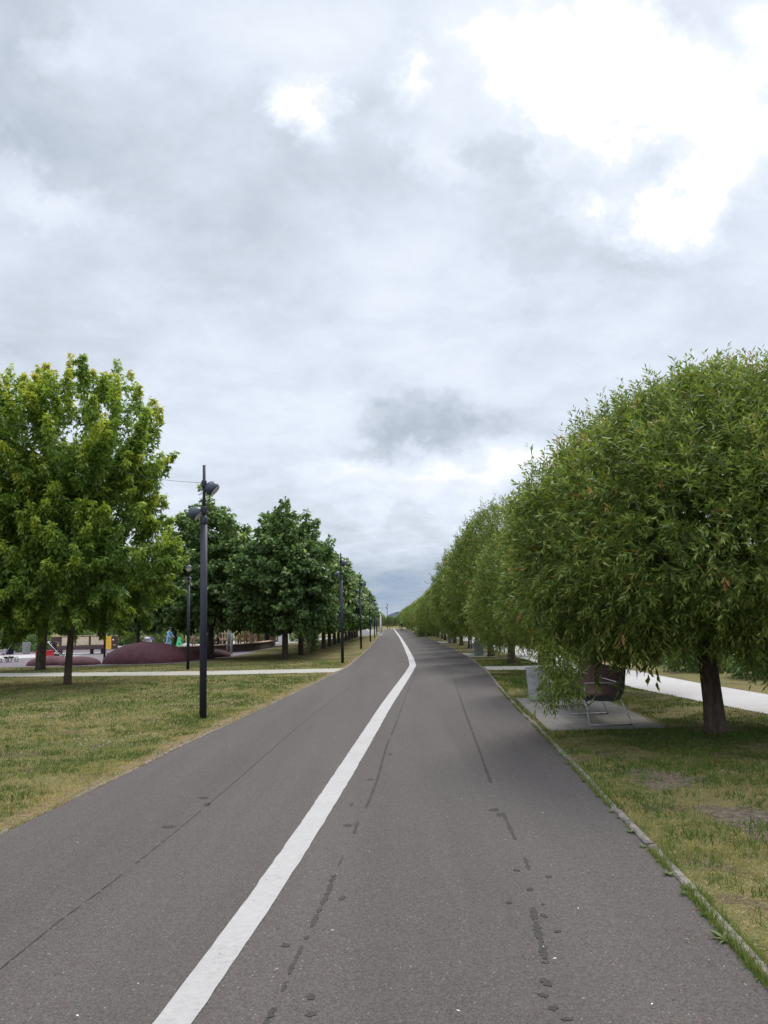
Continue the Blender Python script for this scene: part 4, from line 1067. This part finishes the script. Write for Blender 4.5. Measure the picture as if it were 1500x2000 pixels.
# ------------------------------------------------------------------ people
BON=['pel-sp','sp-ch','ch-nk','nk-hd','ch-sl','sl-el','el-wl','wl-hl','ch-sr','sr-er','er-wr','wr-hr','pel-hpl','hpl-kl','kl-al','al-tl','pel-hpr','hpr-kr','kr-ar','ar-tr']
RADI=dict(pel=.125,sp=.125,ch=.15,nk=.055,hd=.095,sl=.062,sr=.062,el=.043,er=.043,wl=.030,wr=.030,hl=.032,hr=.032,hpl=.09,hpr=.09,kl=.062,kr=.062,al=.042,ar=.042,tl=.035,tr=.035)
def person(loc,rz,J,mats,label,scale=1.0,hair='hair',shirt_over=()):
    names=list(J); idx={n:i for i,n in enumerate(names)}
    me=bpy.data.meshes.new('person_cage'); me.from_pydata([J[n] for n in names],[(idx[e.split('-')[0]],idx[e.split('-')[1]]) for e in BON],[])
    tmp=bpy.data.objects.new('person_cage',me); COL.objects.link(tmp)
    md=tmp.modifiers.new('skin','SKIN'); md.use_smooth_shade=True; md.branch_smoothing=.4
    for n in names:
        d=me.skin_vertices[0].data[idx[n]]; d.radius=(RADI[n],RADI[n]); d.use_root=(n=='pel')
    sb=tmp.modifiers.new('sub','SUBSURF'); sb.levels=1
    dg=bpy.context.evaluated_depsgraph_get(); m2=bpy.data.meshes.new_from_object(tmp.evaluated_get(dg))
    bpy.data.objects.remove(tmp)
    m2.name='person'; m2.materials.clear()
    for k in ('skin','top','legs','shoe'): m2.materials.append(mats[k])
    part={'pel':2,'sp':1,'ch':1,'nk':0,'hd':0,'sl':1,'sr':1,'el':1,'er':1,'wl':0,'wr':0,'hl':0,'hr':0,'hpl':2,'hpr':2,'kl':2,'kr':2,'al':2,'ar':2,'tl':3,'tr':3}
    Jv={n:Vector(J[n]) for n in names}
    for p in m2.polygons:
        c=p.center; best=min(names,key=lambda n:(c-Jv[n]).length); p.material_index=part[best]; p.use_smooth=True
    o=bpy.data.objects.new('person',m2); COL.objects.link(o); o.location=loc; o.rotation_euler=(0,0,rz); o.scale=(scale,)*3
    tag(o,label,'person')
    hd=Jv['hd']; b=MB(); b.ball((hd.x-.015,hd.y,hd.z+.035),(.105,.10,.095),14,8); b.build('hair',M[hair],o)
    f=MB(); f.ball((hd.x+.095,hd.y,hd.z-.015),(.018,.014,.022),8,6); f.build('nose',mats['skin'],o)
    return o
def pose_stand(hip=.92,bend=0.0,arm=.1,stride=.08,head=0.0):
    cx=math.sin(bend); cz=math.cos(bend)
    s=lambda l:(cx*l,cz*l)
    J=dict(pel=(0,0,hip),sp=(s(.2)[0],0,hip+s(.2)[1]),ch=(s(.42)[0],0,hip+s(.42)[1]),nk=(s(.57)[0]+head*.3,0,hip+s(.57)[1]),hd=(s(.72)[0]+head,0,hip+s(.70)[1]))
    for q,y in (('l',.19),('r',-.19)):
        J['s'+q]=(s(.47)[0],y*.95,hip+s(.47)[1]); J['e'+q]=(s(.47)[0]+arm*.6,y*1.25,hip+.22*cz)
        J['w'+q]=(s(.47)[0]+arm*1.6+.05,y*1.1,hip+.04+arm*.35); J['h'+q]=(s(.47)[0]+arm*2+.08,y,hip-.03+arm*.5)
        sg=1 if q=='l' else -1
        J['hp'+q]=(0,y*.5,hip-.04); J['k'+q]=(.03+stride*sg,y*.55,.50); J['a'+q]=(stride*1.6*sg-.02,y*.55,.08); J['t'+q]=(stride*1.6*sg+.13,y*.6,.04)
    return J
def pose_sit(sh=.48,bend=.2,arm=.2):
    J=pose_stand(sh,bend,arm,0)
    for q,y in (('l',.19),('r',-.19)):
        J['hp'+q]=(.05,y*.5,sh+.0); J['k'+q]=(.45,y*.6,sh+.02); J['a'+q]=(.42,y*.6,.08); J['t'+q]=(.56,y*.65,.04)
    return J
def mats(top,legs,shoe='black'): return dict(skin=M['skin'],top=M[top],legs=M[legs],shoe=M[shoe])
person((-16.3,60.5,.006),rad(-20),pose_stand(.92,.18,.12,.07,.06),mats('blue','blue'),'person in a light blue outfit standing behind the mounds, leaning forward')
person((-11.55,51.75,.05),rad(60),pose_sit(.62,.25,.15),mats('navy','navy'),'person in dark navy clothing sitting on the seating wall')
person((-11.3,54.6,.006),rad(200),pose_sit(.50,.2,.2),mats('maroon','navy'),'person in a maroon top sitting behind the seating wall')
person((-14.3,60,.006),rad(80),pose_stand(.92,.25,.15,.03),mats('khaki','khaki'),'person in khaki clothes seen between the two lamp posts')
person((-16.95,61.6,.006),rad(10),pose_sit(.34,.5,.25),mats('beige_cloth','beige_cloth'),'small child in beige crouching beside the person in blue',.72)
person((2.71,152,.006),rad(95),pose_stand(.92,.03,.04,.13),mats('black','black'),'distant walker in dark clothes on the right half of the road',1.02,'hair_pale')

# ------------------------------------------------------------------ far left structures by the road
rp=empty('skate_ramp',(-3.95,113,0),0,'pale concrete skate ramp sloping down beside the far lamp posts','ramp')
MB().prism([(0,0),(1.75,0),(1.65,.35),(1.1,.85),(.45,1.5),(0,1.55)],0,3.0,'y').build('slope',M['pale'],rp)
MB().tube([(.2,.05,1.5),(.2,.05,2.0),(.2,2.9,2.0),(.2,2.9,1.5)],.03,6).build('guard_rail',M['grey_metal'],rp)
pb=empty('pink_board',(-5.3,108,0),0,'pale pink painted board between the far linden trunks','board')
MB().box((.45,0,.68),(1.25,.08,1.3),bev=.01).build('panel',M['pink'],pb)
for x in (0,.9): MB().box((x,.06,.7),(.07,.03,1.4)).build('post',M['grey_metal'],pb)
b=MB()
for x,z,w,h in ((.62,.85,.3,.05),(.62,.65,.3,.05),(.48,.75,.05,.25),(.76,.6,.05,.3),(.62,.45,.3,.05)): b.box((x,-.043,z),(w,.006,h))
b.build('painted_marks',M['lilac'],pb)
fn=empty('mesh_fence',(-3.3,126,0),0,'dark metal mesh fence behind the far lamp posts','fence')
b=MB()
for i in range(28): b.box((.09*i,0,1.2),(.03,.02,1.9))
b.build('mesh_panel',M['fence'],fn)
for i in range(4): MB().box((.83*i,0.04,1.15),(.09,.05,2.3)).build('post',M['fence'],fn)
MB().box((1.25,.0,.12),(2.6,.2,.24)).build('plinth',M['pale'],fn)
wb=empty('white_barrier',(-1.95,112,0),0,'small white barrier between the far lamp posts','barrier')
MB().box((0,0,.55),(.75,.08,.4),bev=.01).build('panel',M['white'],wb)
for x in (-.3,.3): MB().box((x,0.06,.4),(.06,.03,.8)).build('post',M['white'],wb)
rs=empty('grey_boulder',(-4.1,98,0),0,'grey rounded disc-shaped stone under the far lindens','stone')
b=MB(); b.lathe([(.05,-.02),(.38,.0),(.5,.25),(.46,.5),(.3,.72),(.05,.8)],n=14,M=Matrix.Diagonal((1,.5,1,1))); b.build('body',M['fence'],rs)
MB().ball((.02,-.24,.62),(.12,.04,.2),10,6).build('pale_patch',M['white'],rs)

# hill on the skyline
b=MB(); n=40; m=14
v=[];f=[]
for i in range(m+1):
    t=i/m
    for k in range(n):
        a=2*PI*k/n; rr_=1-t
        h=21*(1-rr_**2)*(1+.06*math.sin(3*a+t*7)+.05*math.sin(7*a+3*t))
        v.append((24+44*rr_*math.cos(a),1500+60*rr_*math.sin(a),h-1))
for i in range(m):
    for k in range(n): f.append((i*n+k,i*n+(k+1)%n,(i+1)*n+(k+1)%n,(i+1)*n+k))
b.add(v,f,True); tag(b.build('hill',M['hill']),kind='structure')
